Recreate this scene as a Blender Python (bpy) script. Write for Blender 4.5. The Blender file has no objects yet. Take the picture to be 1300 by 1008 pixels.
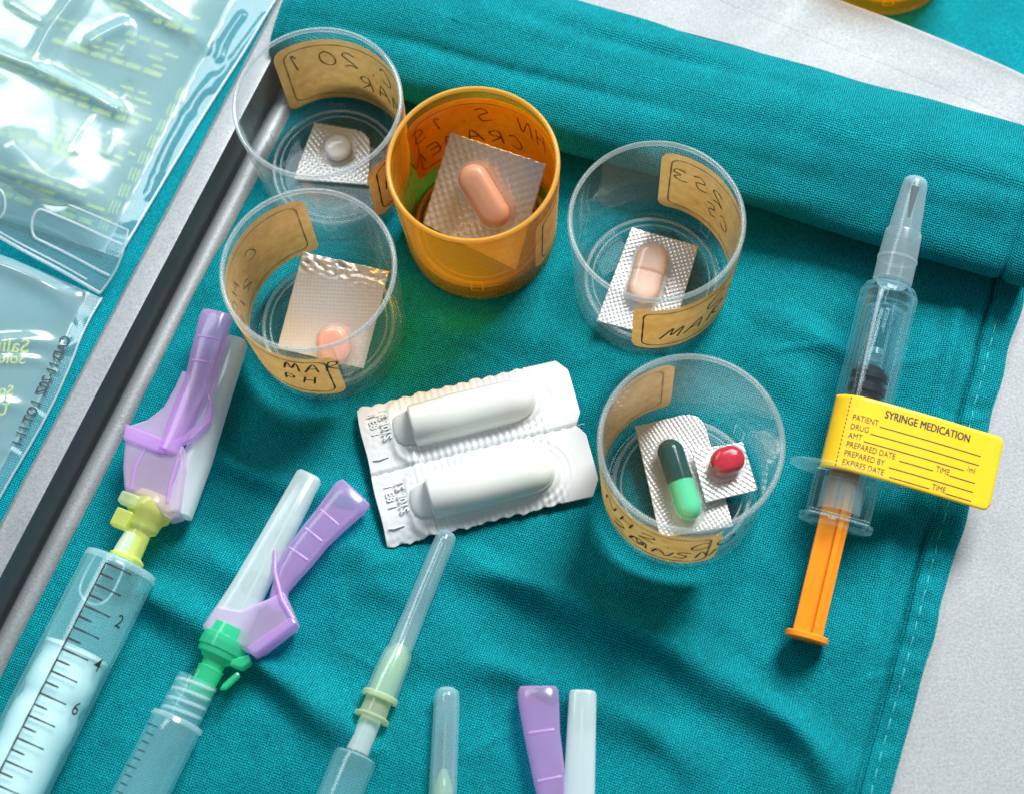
import bpy, bmesh, math, random
import numpy as np
from mathutils import Matrix, Vector, noise as mnoise
random.seed(7)
S = bpy.context.scene
COL = S.collection
PI = math.pi
MM = 0.001

# ------------------------------------------------------------------ camera
F_PX, TILT, ROLL, DIST = 2123.0, math.radians(20.69), math.radians(-6.22), 436.3
ct, st, cr, sr = math.cos(TILT), math.sin(TILT), math.cos(ROLL), math.sin(ROLL)
FW = np.array([0, st, -ct]); UP = np.array([0, ct, st]); RT = np.array([1.0, 0, 0])
CAM = -FW * DIST
R2 = cr * RT + sr * UP; U2 = -sr * RT + cr * UP
cam = bpy.data.cameras.new('camera'); co = bpy.data.objects.new('camera', cam); COL.objects.link(co)
co.matrix_world = Matrix([[R2[0], U2[0], -FW[0], CAM[0]*MM], [R2[1], U2[1], -FW[1], CAM[1]*MM],
                          [R2[2], U2[2], -FW[2], CAM[2]*MM], [0, 0, 0, 1]])
cam.sensor_width = 36; cam.lens = F_PX / 1300 * 36; cam.shift_y = -45 / 1300
cam.clip_start = 0.02; cam.clip_end = 20
cam.dof.use_dof = True; cam.dof.focus_distance = 0.425; cam.dof.aperture_fstop = 11
S.camera = co

# ------------------------------------------------------------------ light
W = bpy.data.worlds.new('World'); S.world = W; W.use_nodes = True
W.node_tree.nodes['Background'].inputs[0].default_value = (0.82, 0.93, 1.0, 1)
W.node_tree.nodes['Background'].inputs[1].default_value = 0.235
def area(name, loc, aim, sx, sy, power, color):
    l = bpy.data.lights.new(name, 'AREA'); l.shape = 'RECTANGLE'; l.size = sx; l.size_y = sy
    l.energy = power; l.color = color
    o = bpy.data.objects.new(name, l); COL.objects.link(o); o.location = loc
    o.rotation_euler = (Vector(aim) - Vector(loc)).to_track_quat('-Z', 'Y').to_euler()
    return o
area('window_light', (0.62, 0.84, 1.08), (0, 0, 0), 0.56, 0.56, 45.0, (1.0, 0.99, 0.975))
area('ceiling_panel_light', (-0.42, 0.80, 1.20), (0, 0, 0), 0.9, 0.40, 5.0, (0.90, 0.96, 1.0))
S.view_settings.view_transform = 'Standard'; S.view_settings.look = 'None'
S.view_settings.exposure = 0.0; S.view_settings.gamma = 1.0
S.render.engine = 'CYCLES'
S.cycles.transparent_max_bounces = 40; S.cycles.max_bounces = 14; S.cycles.transmission_bounces = 10
S.cycles.diffuse_bounces = 4; S.cycles.glossy_bounces = 6
S.cycles.adaptive_threshold = 0.006; S.cycles.use_denoising = True
S.cycles.denoising_prefilter = 'ACCURATE'
S.cycles.sample_clamp_indirect = 3; S.cycles.sample_clamp_direct = 4

# ------------------------------------------------------------------ helpers
def ray(px, py):
    d = FW * F_PX + R2 * (px - 650) + U2 * (459 - py)
    return d / np.linalg.norm(d)
def at(px, py, z=0.0):
    d = ray(px, py); return CAM + d * ((z - CAM[2]) / d[2])

def mesh(name, verts, faces, mat=None, parent=None, smooth=True, uv=None):
    me = bpy.data.meshes.new(name)
    me.from_pydata([tuple(float(c) * MM for c in v) for v in verts], [], [tuple(int(i) for i in f) for f in faces])
    if smooth: me.polygons.foreach_set('use_smooth', [True] * len(me.polygons))
    if uv is not None:
        l = me.uv_layers.new(name='UVMap')
        idx = np.empty(len(me.loops), dtype=np.int64); me.loops.foreach_get('vertex_index', idx)
        l.data.foreach_set('uv', np.asarray(uv, dtype=np.float32)[idx].ravel())
    me.update()
    if smooth: me.set_sharp_from_angle(angle=math.radians(48))
    o = bpy.data.objects.new(name, me); COL.objects.link(o)
    if mat: me.materials.append(mat)
    if parent: o.parent = parent
    return o
def tag(o, label, cat, group=None):
    o['label'] = label; o['category'] = cat
    if group: o['group'] = group
    return o
def struct(o): o['kind'] = 'structure'; return o
def thing(name, label, cat, mat4, group=None):
    o = bpy.data.objects.new(name, None); COL.objects.link(o); o.empty_display_size = 0.01
    o.matrix_world = mat4
    return tag(o, label, cat, group)
def frame(origin, X, Zhint=(0, 0, 1)):
    X = Vector(X).normalized(); Y = Vector(Zhint).cross(X).normalized(); Z = X.cross(Y)
    M = Matrix([[X[0], Y[0], Z[0], origin[0]*MM], [X[1], Y[1], Z[1], origin[1]*MM],
                [X[2], Y[2], Z[2], origin[2]*MM], [0, 0, 0, 1]])
    return M
def grid_faces(n, m, wrap=False):
    f = []
    for i in range(n - 1):
        for j in range(m - 1 if not wrap else m):
            a = i * m + j; b = i * m + (j + 1) % m
            f.append((a, b, b + m, a + m))
    return f
def lathe(prof, n=64, axis='z', squash=1.0, cy=0.0, cz=0.0, a0=0.0):
    """profile (h, r) turned about z or x; points on the axis collapse to one vertex"""
    v = []; f = []; rings = []
    for h, r in prof:
        if r < 1e-6:
            rings.append([len(v)]); v.append((h, cy, cz) if axis == 'x' else (0, 0, h))
        else:
            ring = []
            for k in range(n):
                a = a0 + 2 * PI * k / n
                ring.append(len(v))
                v.append((h, cy + r * math.cos(a), cz + squash * r * math.sin(a)) if axis == 'x' else (r * math.cos(a), r * math.sin(a), h))
            rings.append(ring)
    for A, B in zip(rings[:-1], rings[1:]):
        if len(A) == 1 and len(B) == 1: continue
        for k in range(n):
            k2 = (k + 1) % n
            if len(A) == 1: f.append((A[0], B[k2], B[k]))
            elif len(B) == 1: f.append((A[k], A[k2], B[0]))
            else: f.append((A[k], A[k2], B[k2], B[k]))
    return v, f
def loft(secs, n=28, caps=True):
    """sections along x: (x, cy, cz, half width, half height, exponent)"""
    v = []; f = []
    for x, cy, cz, hw, hh, e in secs:
        for k in range(n):
            a = 2 * PI * k / n; c, s = math.cos(a), math.sin(a)
            v.append((x, cy + hw * math.copysign(abs(c) ** (2 / e), c), cz + hh * math.copysign(abs(s) ** (2 / e), s)))
    f = grid_faces(len(secs), n, True)
    if caps:
        f.append(tuple(range(n))[::-1]); b = (len(secs) - 1) * n; f.append(tuple(b + k for k in range(n)))
    return v, f
def path_loft(secs, n=24, closed=True):
    """sections along any path in the local xy plane: (x, y, z, heading, half width, half height, exponent)"""
    v = []
    for x, y, z, h, hw, hh, e in secs:
        nx, ny = -math.sin(h), math.cos(h)
        for k in range(n):
            a = 2 * PI * k / n; c, s = math.cos(a), math.sin(a)
            w = hw * math.copysign(abs(c) ** (2 / e), c)
            v.append((x + nx * w, y + ny * w, z + hh * math.copysign(abs(s) ** (2 / e), s)))
    f = grid_faces(len(secs), n, True)
    f.append(tuple(range(n))[::-1]); b = (len(secs) - 1) * n; f.append(tuple(b + k for k in range(n)))
    return v, f
def join(*vf):
    V = []; F = []
    for v, f in vf:
        o = len(V); V += list(v); F += [tuple(i + o for i in q) for q in f]
    return V, F
def tube(pts, r, n=10, closed=False):
    pts = [Vector(p) for p in pts]; v = []; N = len(pts)
    for i, p in enumerate(pts):
        a = pts[(i - 1) % N] if (closed or i) else p; b = pts[(i + 1) % N] if (closed or i < N - 1) else p
        t = (b - a).normalized(); s = t.cross(Vector((0, 0, 1)))
        s = s.normalized() if s.length > 1e-6 else Vector((1, 0, 0)); u = s.cross(t)
        for k in range(n):
            an = 2 * PI * k / n; v.append(p + (s * math.cos(an) + u * math.sin(an)) * r)
    f = grid_faces(N, n, True)
    if closed:
        for k in range(n): f.append(((N - 1) * n + k, (N - 1) * n + (k + 1) % n, (k + 1) % n, k))
    else:
        f.append(tuple(range(n))[::-1]); f.append(tuple((N - 1) * n + k for k in range(n)))
    return v, f
def box(x0, x1, y0, y1, z0, z1):
    v = [(x, y, z) for z in (z0, z1) for y in (y0, y1) for x in (x0, x1)]
    return v, [(0, 2, 3, 1), (4, 5, 7, 6), (0, 1, 5, 4), (2, 6, 7, 3), (0, 4, 6, 2), (1, 3, 7, 5)]
def bevel(o, w=0.3, seg=2, angle=35):
    m = o.modifiers.new('bevel', 'BEVEL'); m.width = w * MM; m.segments = seg
    m.limit_method = 'ANGLE'; m.angle_limit = math.radians(angle); return o
def prism(poly, z0, z1):
    n = len(poly)
    v = [(x, y, z0) for x, y in poly] + [(x, y, z1) for x, y in poly]
    f = [tuple(range(n))[::-1], tuple(range(n, 2 * n))] + [(i, (i + 1) % n, n + (i + 1) % n, n + i) for i in range(n)]
    return v, f
def ribbon(pts, w):
    """flat stroke along a 2-D polyline -> list of quads as 2-D verts"""
    P = [np.array(p, float) for p in pts]; v = []
    for i, p in enumerate(P):
        d = P[min(i + 1, len(P) - 1)] - P[max(i - 1, 0)]; d = d / (np.linalg.norm(d) + 1e-9)
        n = np.array([-d[1], d[0]]); ww = w * (0.85 + 0.2 * math.sin(i * 0.7))
        v += [tuple(p + n * ww / 2), tuple(p - n * ww / 2)]
    f = [(2 * i, 2 * i + 1, 2 * i + 3, 2 * i + 2) for i in range(len(P) - 1)]
    return v, f
def smooth_line(pts, sub=6, closed=False):
    P = [np.array(p, float) for p in pts]; n = len(P); out = []
    for i in range(n if closed else n - 1):
        p0 = P[(i - 1) % n] if (closed or i > 0) else P[i]; p1 = P[i]; p2 = P[(i + 1) % n]
        p3 = P[(i + 2) % n] if (closed or i < n - 2) else p2
        for k in range(sub):
            t = k / sub
            out.append(0.5 * ((2 * p1) + (-p0 + p2) * t + (2 * p0 - 5 * p1 + 4 * p2 - p3) * t * t + (-p0 + 3 * p1 - 3 * p2 + p3) * t ** 3))
    if not closed: out.append(P[-1])
    return out
def text_mesh(name, txt, size, mat, parent, M, bold=0.0, xs=1.0, extrude=0.0, mirror=False, align='LEFT'):
    c = bpy.data.curves.new(name, 'FONT'); c.body = txt; c.size = size * MM; c.offset = bold * MM
    c.extrude = extrude * MM; c.align_x = align; c.resolution_u = 3
    if extrude > 0.05: c.bevel_depth = 0.06 * MM
    t = bpy.data.objects.new(name, c); COL.objects.link(t)
    dg = bpy.context.evaluated_depsgraph_get(); dg.update()
    me = bpy.data.meshes.new_from_object(t.evaluated_get(dg)); me.name = name
    bpy.data.objects.remove(t); bpy.data.curves.remove(c)
    me.transform(Matrix.Diagonal((-xs if mirror else xs, 1, 1, 1))); me.transform(M)
    if mirror: me.flip_normals()
    me.materials.clear(); me.materials.append(mat)
    o = bpy.data.objects.new(name, me); COL.objects.link(o)
    if parent: o.parent = parent
    return o
def T(x, y, z, rz=0.0): return Matrix.Translation((x * MM, y * MM, z * MM)) @ Matrix.Rotation(rz, 4, 'Z')

# ------------------------------------------------------------------ materials
def mat(name):
    m = bpy.data.materials.new(name); m.use_nodes = True; nt = m.node_tree
    for n in list(nt.nodes): nt.nodes.remove(n)
    out = nt.nodes.new('ShaderNodeOutputMaterial'); return m, nt, out
def nd(nt, typ, **kw):
    n = nt.nodes.new(typ)
    for k, v in kw.items():
        if k in n.inputs.keys(): n.inputs[k].default_value = v
        else: setattr(n, k, v)
    return n
def math_n(nt, op, a, b=None, c=None):
    n = nt.nodes.new('ShaderNodeMath'); n.operation = op
    for i, x in enumerate((a, b, c)):
        if x is None: continue
        if isinstance(x, (int, float)): n.inputs[i].default_value = x
        else: nt.links.new(x, n.inputs[i])
    return n.outputs[0]
def rgba(c): return (c[0], c[1], c[2], 1)
def principled(name, color, rough=0.4, metal=0.0, noise=None, bump=None, coat=0.0, sss=0.0, spec=0.5, speckle=None):
    m, nt, out = mat(name)
    p = nd(nt, 'ShaderNodeBsdfPrincipled', Roughness=rough, Metallic=metal)
    p.inputs['Base Color'].default_value = rgba(color); p.inputs['Coat Weight'].default_value = coat
    p.inputs['Specular IOR Level'].default_value = spec
    if sss: p.inputs['Subsurface Weight'].default_value = sss; p.inputs['Subsurface Scale'].default_value = 0.002; p.inputs['Subsurface Radius'].default_value = (1, 0.8, 0.7)
    nt.links.new(p.outputs[0], out.inputs[0])
    tc = nd(nt, 'ShaderNodeTexCoord')
    if noise:                      # (scale, amount)
        n = nd(nt, 'ShaderNodeTexNoise', Scale=noise[0], Detail=6.0, Roughness=0.65); nt.links.new(tc.outputs['Object'], n.inputs['Vector'])
        h = nd(nt, 'ShaderNodeMix', data_type='RGBA', blend_type='MULTIPLY'); h.inputs[0].default_value = 1
        mr = nd(nt, 'ShaderNodeMapRange'); mr.inputs[1].default_value = 0.3; mr.inputs[2].default_value = 0.7
        mr.inputs[3].default_value = 1 - noise[1]; mr.inputs[4].default_value = 1 + noise[1] * 0.6
        nt.links.new(n.outputs[0], mr.inputs[0]); h.inputs[6].default_value = rgba(color)
        nt.links.new(mr.outputs[0], h.inputs[7]); nt.links.new(h.outputs[2], p.inputs['Base Color'])
    if speckle:                    # (scale, low, high): worn and smeared gloss
        n = nd(nt, 'ShaderNodeTexNoise', Scale=speckle[0], Detail=5.0, Distortion=1.5); nt.links.new(tc.outputs['Object'], n.inputs['Vector'])
        mr = nd(nt, 'ShaderNodeMapRange'); mr.inputs[1].default_value = 0.35; mr.inputs[2].default_value = 0.65
        mr.inputs[3].default_value = speckle[1]; mr.inputs[4].default_value = speckle[2]
        nt.links.new(n.outputs[0], mr.inputs[0]); nt.links.new(mr.outputs[0], p.inputs['Roughness'])
    if bump:                       # (scale, strength)
        n = nd(nt, 'ShaderNodeTexNoise', Scale=bump[0], Detail=3.0); nt.links.new(tc.outputs['Object'], n.inputs['Vector'])
        b = nd(nt, 'ShaderNodeBump', Strength=bump[1], Distance=0.0003); nt.links.new(n.outputs[0], b.inputs['Height']); nt.links.new(b.outputs[0], p.inputs['Normal'])
    return m
def clear(name, tint=(0.97, 0.99, 0.99), body=(0.8, 0.9, 0.92), haze=0.03, edge=0.25, f0=0.05, rough=0.03, edge_pow=2.5, gloss=1.0, bump=None, trans=0.5, blur=0.0, graz=0.55):
    """thin see-through plastic: passes light, hazes towards its edges, mirrors more at grazing angles"""
    m, nt, out = mat(name)
    lw = nd(nt, 'ShaderNodeLayerWeight', Blend=0.5)
    fac = lw.outputs['Facing']
    tr = nd(nt, 'ShaderNodeBsdfTransparent'); tr.inputs[0].default_value = rgba(tint)
    di = nd(nt, 'ShaderNodeBsdfDiffuse'); di.inputs[0].default_value = rgba(body)
    tl = nd(nt, 'ShaderNodeBsdfTranslucent'); tl.inputs[0].default_value = rgba(body)
    mb = nd(nt, 'ShaderNodeMixShader'); mb.inputs[0].default_value = trans
    nt.links.new(di.outputs[0], mb.inputs[1]); nt.links.new(tl.outputs[0], mb.inputs[2])
    tro = tr.outputs[0]
    if blur:
        rf = nd(nt, 'ShaderNodeBsdfRefraction', Roughness=0.5, IOR=1.14); rf.inputs[0].default_value = rgba(tint)
        mt = nd(nt, 'ShaderNodeMixShader'); mt.inputs[0].default_value = blur
        nt.links.new(tr.outputs[0], mt.inputs[1]); nt.links.new(rf.outputs[0], mt.inputs[2]); tro = mt.outputs[0]
    hz = math_n(nt, 'MULTIPLY_ADD', math_n(nt, 'POWER', fac, edge_pow), edge, haze)
    m1 = nd(nt, 'ShaderNodeMixShader'); nt.links.new(hz, m1.inputs[0])
    nt.links.new(tro, m1.inputs[1]); nt.links.new(mb.outputs[0], m1.inputs[2])
    gl = nd(nt, 'ShaderNodeBsdfGlossy', Roughness=rough); gl.inputs[0].default_value = (gloss, gloss, gloss, 1)
    fr = math_n(nt, 'MULTIPLY_ADD', math_n(nt, 'POWER', fac, 5.0), graz, f0)
    m2 = nd(nt, 'ShaderNodeMixShader'); nt.links.new(fr, m2.inputs[0])
    nt.links.new(m1.outputs[0], m2.inputs[1]); nt.links.new(gl.outputs[0], m2.inputs[2])
    if bump:
        tc = nd(nt, 'ShaderNodeTexCoord')
        n = nd(nt, 'ShaderNodeTexNoise', Scale=bump[0], Detail=2.0); nt.links.new(tc.outputs['Object'], n.inputs['Vector'])
        b = nd(nt, 'ShaderNodeBump', Strength=bump[1], Distance=0.001); nt.links.new(n.outputs[0], b.inputs['Height']); nt.links.new(b.outputs[0], gl.inputs['Normal'])
    nt.links.new(m2.outputs[0], out.inputs[0])
    return m
def cloth_mat(name, base, pitch=0.58):
    m, nt, out = mat(name)
    uv = nd(nt, 'ShaderNodeUVMap', uv_map='UVMap')
    nz = nd(nt, 'ShaderNodeTexNoise', Scale=0.45, Detail=3.0); nt.links.new(uv.outputs[0], nz.inputs['Vector'])
    off = nd(nt, 'ShaderNodeVectorMath', operation='MULTIPLY_ADD')
    nt.links.new(nz.outputs['Color'], off.inputs[0]); off.inputs[1].default_value = (0.95, 0.95, 0); nt.links.new(uv.outputs[0], off.inputs[2])
    sp = nd(nt, 'ShaderNodeSeparateXYZ'); nt.links.new(off.outputs[0], sp.inputs[0])
    a = math_n(nt, 'SINE', math_n(nt, 'MULTIPLY', sp.outputs[0], 2 * PI / pitch / 2))
    b = math_n(nt, 'SINE', math_n(nt, 'MULTIPLY', sp.outputs[1], 2 * PI / pitch / 2))
    ab = math_n(nt, 'MULTIPLY', a, b)                      # over-under checker
    ga = math_n(nt, 'ABSOLUTE', a); gb = math_n(nt, 'ABSOLUTE', b)
    gap = math_n(nt, 'MULTIPLY', math_n(nt, 'POWER', ga, 0.5), math_n(nt, 'POWER', gb, 0.5))   # holes between threads
    h = math_n(nt, 'MULTIPLY_ADD', ab, 0.35, gap)
    # slubs: noise drawn out along each thread direction
    def slub(sx, sy):
        mp = nd(nt, 'ShaderNodeMapping'); mp.inputs['Scale'].default_value = (sx, sy, 1); nt.links.new(uv.outputs[0], mp.inputs[0])
        n = nd(nt, 'ShaderNodeTexNoise', Scale=1.0, Detail=2.0); nt.links.new(mp.outputs[0], n.inputs['Vector']); return n.outputs[0]
    s1 = slub(0.55, 2.2); s2 = slub(2.2, 0.55)
    s = math_n(nt, 'ADD', s1, s2)
    wide = nd(nt, 'ShaderNodeTexNoise', Scale=0.09, Detail=4.0); nt.links.new(uv.outputs[0], wide.inputs['Vector'])
    f1 = math_n(nt, 'MULTIPLY_ADD', gap, 1.55, 0.06)  # darkens the gaps: shade between threads put into the base colour
    f2 = math_n(nt, 'MULTIPLY_ADD', s, 0.8, 0.2)
    f3 = math_n(nt, 'MULTIPLY_ADD', wide.outputs[0], 0.6, 0.7)
    f = math_n(nt, 'MULTIPLY', math_n(nt, 'MULTIPLY', f1, f2), f3)
    mc = nd(nt, 'ShaderNodeMix', data_type='RGBA', blend_type='MULTIPLY'); mc.inputs[0].default_value = 1
    mc.inputs[6].default_value = rgba(base); nt.links.new(f, mc.inputs[7])
    p = nd(nt, 'ShaderNodeBsdfPrincipled', Roughness=0.85); p.inputs['Specular IOR Level'].default_value = 0.12
    p.inputs['Sheen Weight'].default_value = 0.0; p.inputs['Sheen Roughness'].default_value = 0.4; p.inputs['Sheen Tint'].default_value = (0.3, 0.9, 0.95, 1)
    nt.links.new(mc.outputs[2], p.inputs['Base Color'])
    hh = math_n(nt, 'MULTIPLY_ADD', s, 0.5, h)
    bp = nd(nt, 'ShaderNodeBump', Strength=0.8, Distance=0.00025); nt.links.new(hh, bp.inputs['Height']); nt.links.new(bp.outputs[0], p.inputs['Normal'])
    nt.links.new(p.outputs[0], out.inputs[0])
    return m
def paper_mat():
    m, nt, out = mat('kraft_label_paper')
    tc = nd(nt, 'ShaderNodeTexCoord')
    n = nd(nt, 'ShaderNodeTexNoise', Scale=420.0, Detail=5.0, Roughness=0.6); nt.links.new(tc.outputs['Object'], n.inputs['Vector'])
    n2 = nd(nt, 'ShaderNodeTexNoise', Scale=110.0, Detail=3.0); nt.links.new(tc.outputs['Object'], n2.inputs['Vector'])
    r = nd(nt, 'ShaderNodeValToRGB'); e = r.color_ramp.elements
    e[0].position = 0.30; e[0].color = (0.72, 0.37, 0.075, 1); e[1].position = 0.72; e[1].color = (1.0, 0.68, 0.24, 1)
    nt.links.new(math_n(nt, 'MULTIPLY_ADD', n2.outputs[0], 0.45, math_n(nt, 'MULTIPLY', n.outputs[0], 0.55)), r.inputs[0])
    di = nd(nt, 'ShaderNodeBsdfPrincipled', Roughness=0.6); nt.links.new(r.outputs[0], di.inputs['Base Color'])
    tl = nd(nt, 'ShaderNodeBsdfTranslucent'); nt.links.new(r.outputs[0], tl.inputs[0])
    mx = nd(nt, 'ShaderNodeMixShader'); mx.inputs[0].default_value = 0.25
    nt.links.new(di.outputs[0], mx.inputs[1]); nt.links.new(tl.outputs[0], mx.inputs[2]); nt.links.new(mx.outputs[0], out.inputs[0])
    return m

M = {}
M['cloth'] = cloth_mat('teal_cotton_weave', (0.0008, 0.208, 0.246))
M['table_cloth'] = cloth_mat('teal_table_cloth_weave', (0.001, 0.25, 0.31))
M['thread'] = principled('teal_sewing_thread', (0.04, 0.40, 0.43), 0.7)
M['tray'] = principled('sandblasted_steel', (0.36, 0.39, 0.405), 0.6, 0.12, noise=(1500, 0.25), bump=(2200, 0.2), speckle=(26, 0.52, 0.70), spec=0.22)
M['wall_shade'] = principled('steel_wall_shade', (0.13, 0.15, 0.16), 0.5, 0.9, bump=(900, 0.1))  # tray steel with the wall's shade and dark reflections put into the colour
M['rail'] = principled('blasted_steel_rail', (0.33, 0.36, 0.375), 0.42, 0.6, noise=(1500, 0.22), bump=(2200, 0.2), speckle=(26, 0.36, 0.5))
M['cup'] = clear('clear_styrene', tint=(0.982, 0.99, 0.992), body=(0.78, 0.90, 0.93), haze=0.006, edge=0.06, f0=0.03, rough=0.03, graz=0.42)
M['cup_rim'] = clear('clear_styrene_rim', tint=(0.9, 0.94, 0.95), body=(0.86, 0.94, 0.96), haze=0.20, edge=0.35, f0=0.12, rough=0.05)
M['amber'] = clear('amber_styrene', tint=(1.0, 0.69, 0.19), body=(1.0, 0.64, 0.07), haze=0.08, edge=0.30, f0=0.03, rough=0.04, graz=0.35)
M['amber_rim'] = clear('amber_styrene_rim', tint=(0.97, 0.65, 0.12), body=(1.0, 0.68, 0.12), haze=0.6, edge=0.35, f0=0.06, rough=0.08)
M['paper'] = paper_mat()
M['ink'] = principled('black_pen_ink', (0.02, 0.018, 0.02), 0.6)
M['ink_through'] = principled('pen_ink_seen_through_paper', (0.24, 0.14, 0.045), 0.7)
M['line_brown'] = principled('brown_print', (0.10, 0.03, 0.012), 0.6)
M['line_green'] = principled('green_print', (0.05, 0.075, 0.04), 0.6)
M['line_through'] = principled('border_seen_through_paper', (0.36, 0.21, 0.06), 0.7)
M['foil'] = principled('silver_blister_foil', (0.68, 0.68, 0.67), 0.30, 0.62, bump=(900, 0.15))
M['foil_matte'] = principled('matte_blister_foil', (0.70, 0.68, 0.66), 0.42, 0.6, bump=(900, 0.2))
M['dome'] = clear('blister_film', tint=(0.985, 0.985, 0.98), body=(0.9, 0.9, 0.9), haze=0.015, edge=0.28, f0=0.06, rough=0.03)
M['pill_white'] = principled('white_tablet', (0.97, 0.945, 0.91), 0.5, bump=(1500, 0.1))
M['pill_salmon'] = principled('salmon_tablet', (0.66, 0.33, 0.20), 0.35, coat=0.2, sss=0.15)
M['pill_coral'] = principled('coral_tablet', (0.82, 0.40, 0.30), 0.35, coat=0.2, sss=0.15)
M['pill_pink'] = principled('pale_pink_tablet', (0.88, 0.62, 0.52), 0.5, sss=0.2)
M['pill_red'] = principled('red_softgel', (0.50, 0.008, 0.03), 0.12, coat=0.8)
M['caps_dark'] = principled('dark_green_gelatin', (0.005, 0.06, 0.055), 0.12, coat=0.7)
M['caps_light'] = principled('light_green_gelatin', (0.10, 0.62, 0.34), 0.12, coat=0.7)
M['strip'] = principled('white_strip_film', (0.62, 0.66, 0.67), 0.30, coat=0.3)
M['bullet'] = principled('white_suppository_shell', (0.66, 0.70, 0.665), 0.16, coat=0.7, sss=0.1)
M['strip_neck'] = clear('strip_neck_film', tint=(0.9, 0.94, 0.94), body=(0.86, 0.90, 0.90), haze=0.7, edge=0.3, f0=0.05, rough=0.1)  # greyish translucent film of the fill necks
M['perforation'] = principled('perforation_cut', (0.34, 0.38, 0.38), 0.8)
M['glass'] = clear('syringe_clear_plastic', tint=(0.93, 0.975, 0.985), body=(0.42, 0.88, 1.0), haze=0.0, edge=0.42, f0=0.05, rough=0.03, edge_pow=3.5)
M['barrel'] = clear('polypropylene_barrel', tint=(0.965, 0.995, 1.0), body=(0.42, 0.93, 1.0), haze=0.14, edge=0.30, f0=0.05, rough=0.12, edge_pow=2.2)
M['frost'] = clear('frosted_cap', tint=(0.90, 0.95, 0.97), body=(0.74, 0.90, 0.95), haze=0.26, edge=0.35, f0=0.05, rough=0.18, edge_pow=2)
M['frost_needle'] = clear('translucent_sheath', tint=(0.88, 0.965, 0.985), body=(0.86, 1.0, 1.0), haze=0.72, edge=0.35, f0=0.05, rough=0.15, edge_pow=2)
M['sheath_clear'] = clear('clear_needle_sheath', tint=(0.93, 0.975, 0.985), body=(0.66, 0.95, 1.0), haze=0.16, edge=0.42, f0=0.06, rough=0.08, edge_pow=2)
M['purple'] = clear('lilac_plastic', tint=(0.92, 0.80, 0.98), body=(0.86, 0.60, 1.0), haze=0.37, edge=0.35, f0=0.05, rough=0.16, edge_pow=2)
M['purple_pale'] = clear('pale_lilac_plastic', tint=(0.93, 0.86, 0.97), body=(0.93, 0.74, 1.0), haze=0.42, edge=0.40, f0=0.05, rough=0.16, edge_pow=2)
M['lime'] = clear('lime_plastic', tint=(0.95, 0.97, 0.6), body=(0.92, 0.98, 0.30), haze=0.55, edge=0.3, f0=0.05, rough=0.15)
M['lime_pale'] = clear('pale_lime_plastic', tint=(0.93, 0.97, 0.78), body=(0.80, 0.90, 0.62), haze=0.5, edge=0.3, f0=0.05, rough=0.15)
M['green'] = clear('green_plastic', tint=(0.35, 0.88, 0.60), body=(0.07, 0.90, 0.50), haze=0.62, edge=0.3, f0=0.05, rough=0.15)
M['steel'] = principled('needle_steel', (0.62, 0.64, 0.66), 0.2, 1.0)
M['rubber'] = principled('black_rubber', (0.012, 0.013, 0.016), 0.4)
M['orange'] = principled('orange_plastic', (0.95, 0.27, 0.008), 0.32, sss=0.15, bump=(300, 0.05))
M['yellow'] = principled('yellow_label_paper', (0.93, 0.59, 0.018), 0.38, noise=(220, 0.05))
M['print'] = principled('dark_label_print', (0.035, 0.04, 0.055), 0.5)
M['plunger'] = principled('white_plunger', (0.90, 0.93, 0.94), 0.35, sss=0.1)
M['bag'] = clear('bag_film', tint=(0.90, 0.98, 1.0), body=(0.62, 0.95, 1.0), haze=0.47, edge=0.2, f0=0.17, rough=0.16, trans=0.3, edge_pow=1.6, bump=(60, 0.2), blur=0.6)
M['bag_clear'] = clear('thin_bag_film', tint=(0.95, 0.99, 1.0), body=(0.70, 0.95, 1.0), haze=0.34, edge=0.25, f0=0.17, rough=0.12, edge_pow=1.6, bump=(60, 0.2), blur=0.2, trans=0.3)
M['bag_seam'] = clear('bag_edge_film', tint=(0.93, 0.985, 1.0), body=(0.62, 0.93, 1.0), haze=0.13, edge=0.25, f0=0.10, rough=0.10, edge_pow=1.6, trans=0.3)
M['bag_strip'] = clear('bag_seal_film', tint=(0.86, 0.95, 0.98), body=(0.55, 0.86, 0.95), haze=0.22, edge=0.3, f0=0.16, rough=0.06)
M['bag_line'] = clear('bag_weld', tint=(0.95, 0.98, 1), body=(0.9, 0.97, 1), haze=0.5, edge=0.3, f0=0.15, rough=0.1)
M['bag_yellow'] = principled('yellow_bag_print', (0.90, 0.95, 0.10), 0.5)
M['bag_black'] = principled('black_bag_print', (0.03, 0.035, 0.04), 0.5)

# ------------------------------------------------------------------ setting: table cloth, tray
U = np.array([0.906, -0.423]); N2 = np.array([0.423, 0.906])
def un(u, n): return U * u + N2 * n
def vnoise(P, sc, seed=0.0):
    return np.array([mnoise.noise((p[0] * sc + seed, p[1] * sc - seed, seed * 0.37)) for p in P])

n, m_ = 90, 90
us = np.linspace(-420, 420, n); ns = np.linspace(-420, 420, m_)
P = np.array([un(a, b) for a in us for b in ns])
sl = np.clip((P[:, 0] + 20) / 110, 0, 1); sl = sl * sl * (3 - 2 * sl)
hz = -3.0 + vnoise(P, 0.02, 3.1) * 0.5 - 0.6 - 19.5 * sl      # the table cloth falls away beyond the tray
o = mesh('table_cloth_ground', [(p[0], p[1], h) for p, h in zip(P, hz)], grid_faces(n, m_), M['table_cloth'], uv=[(a, b) for a in us for b in ns])
o.name = 'ground'; struct(o)

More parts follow.
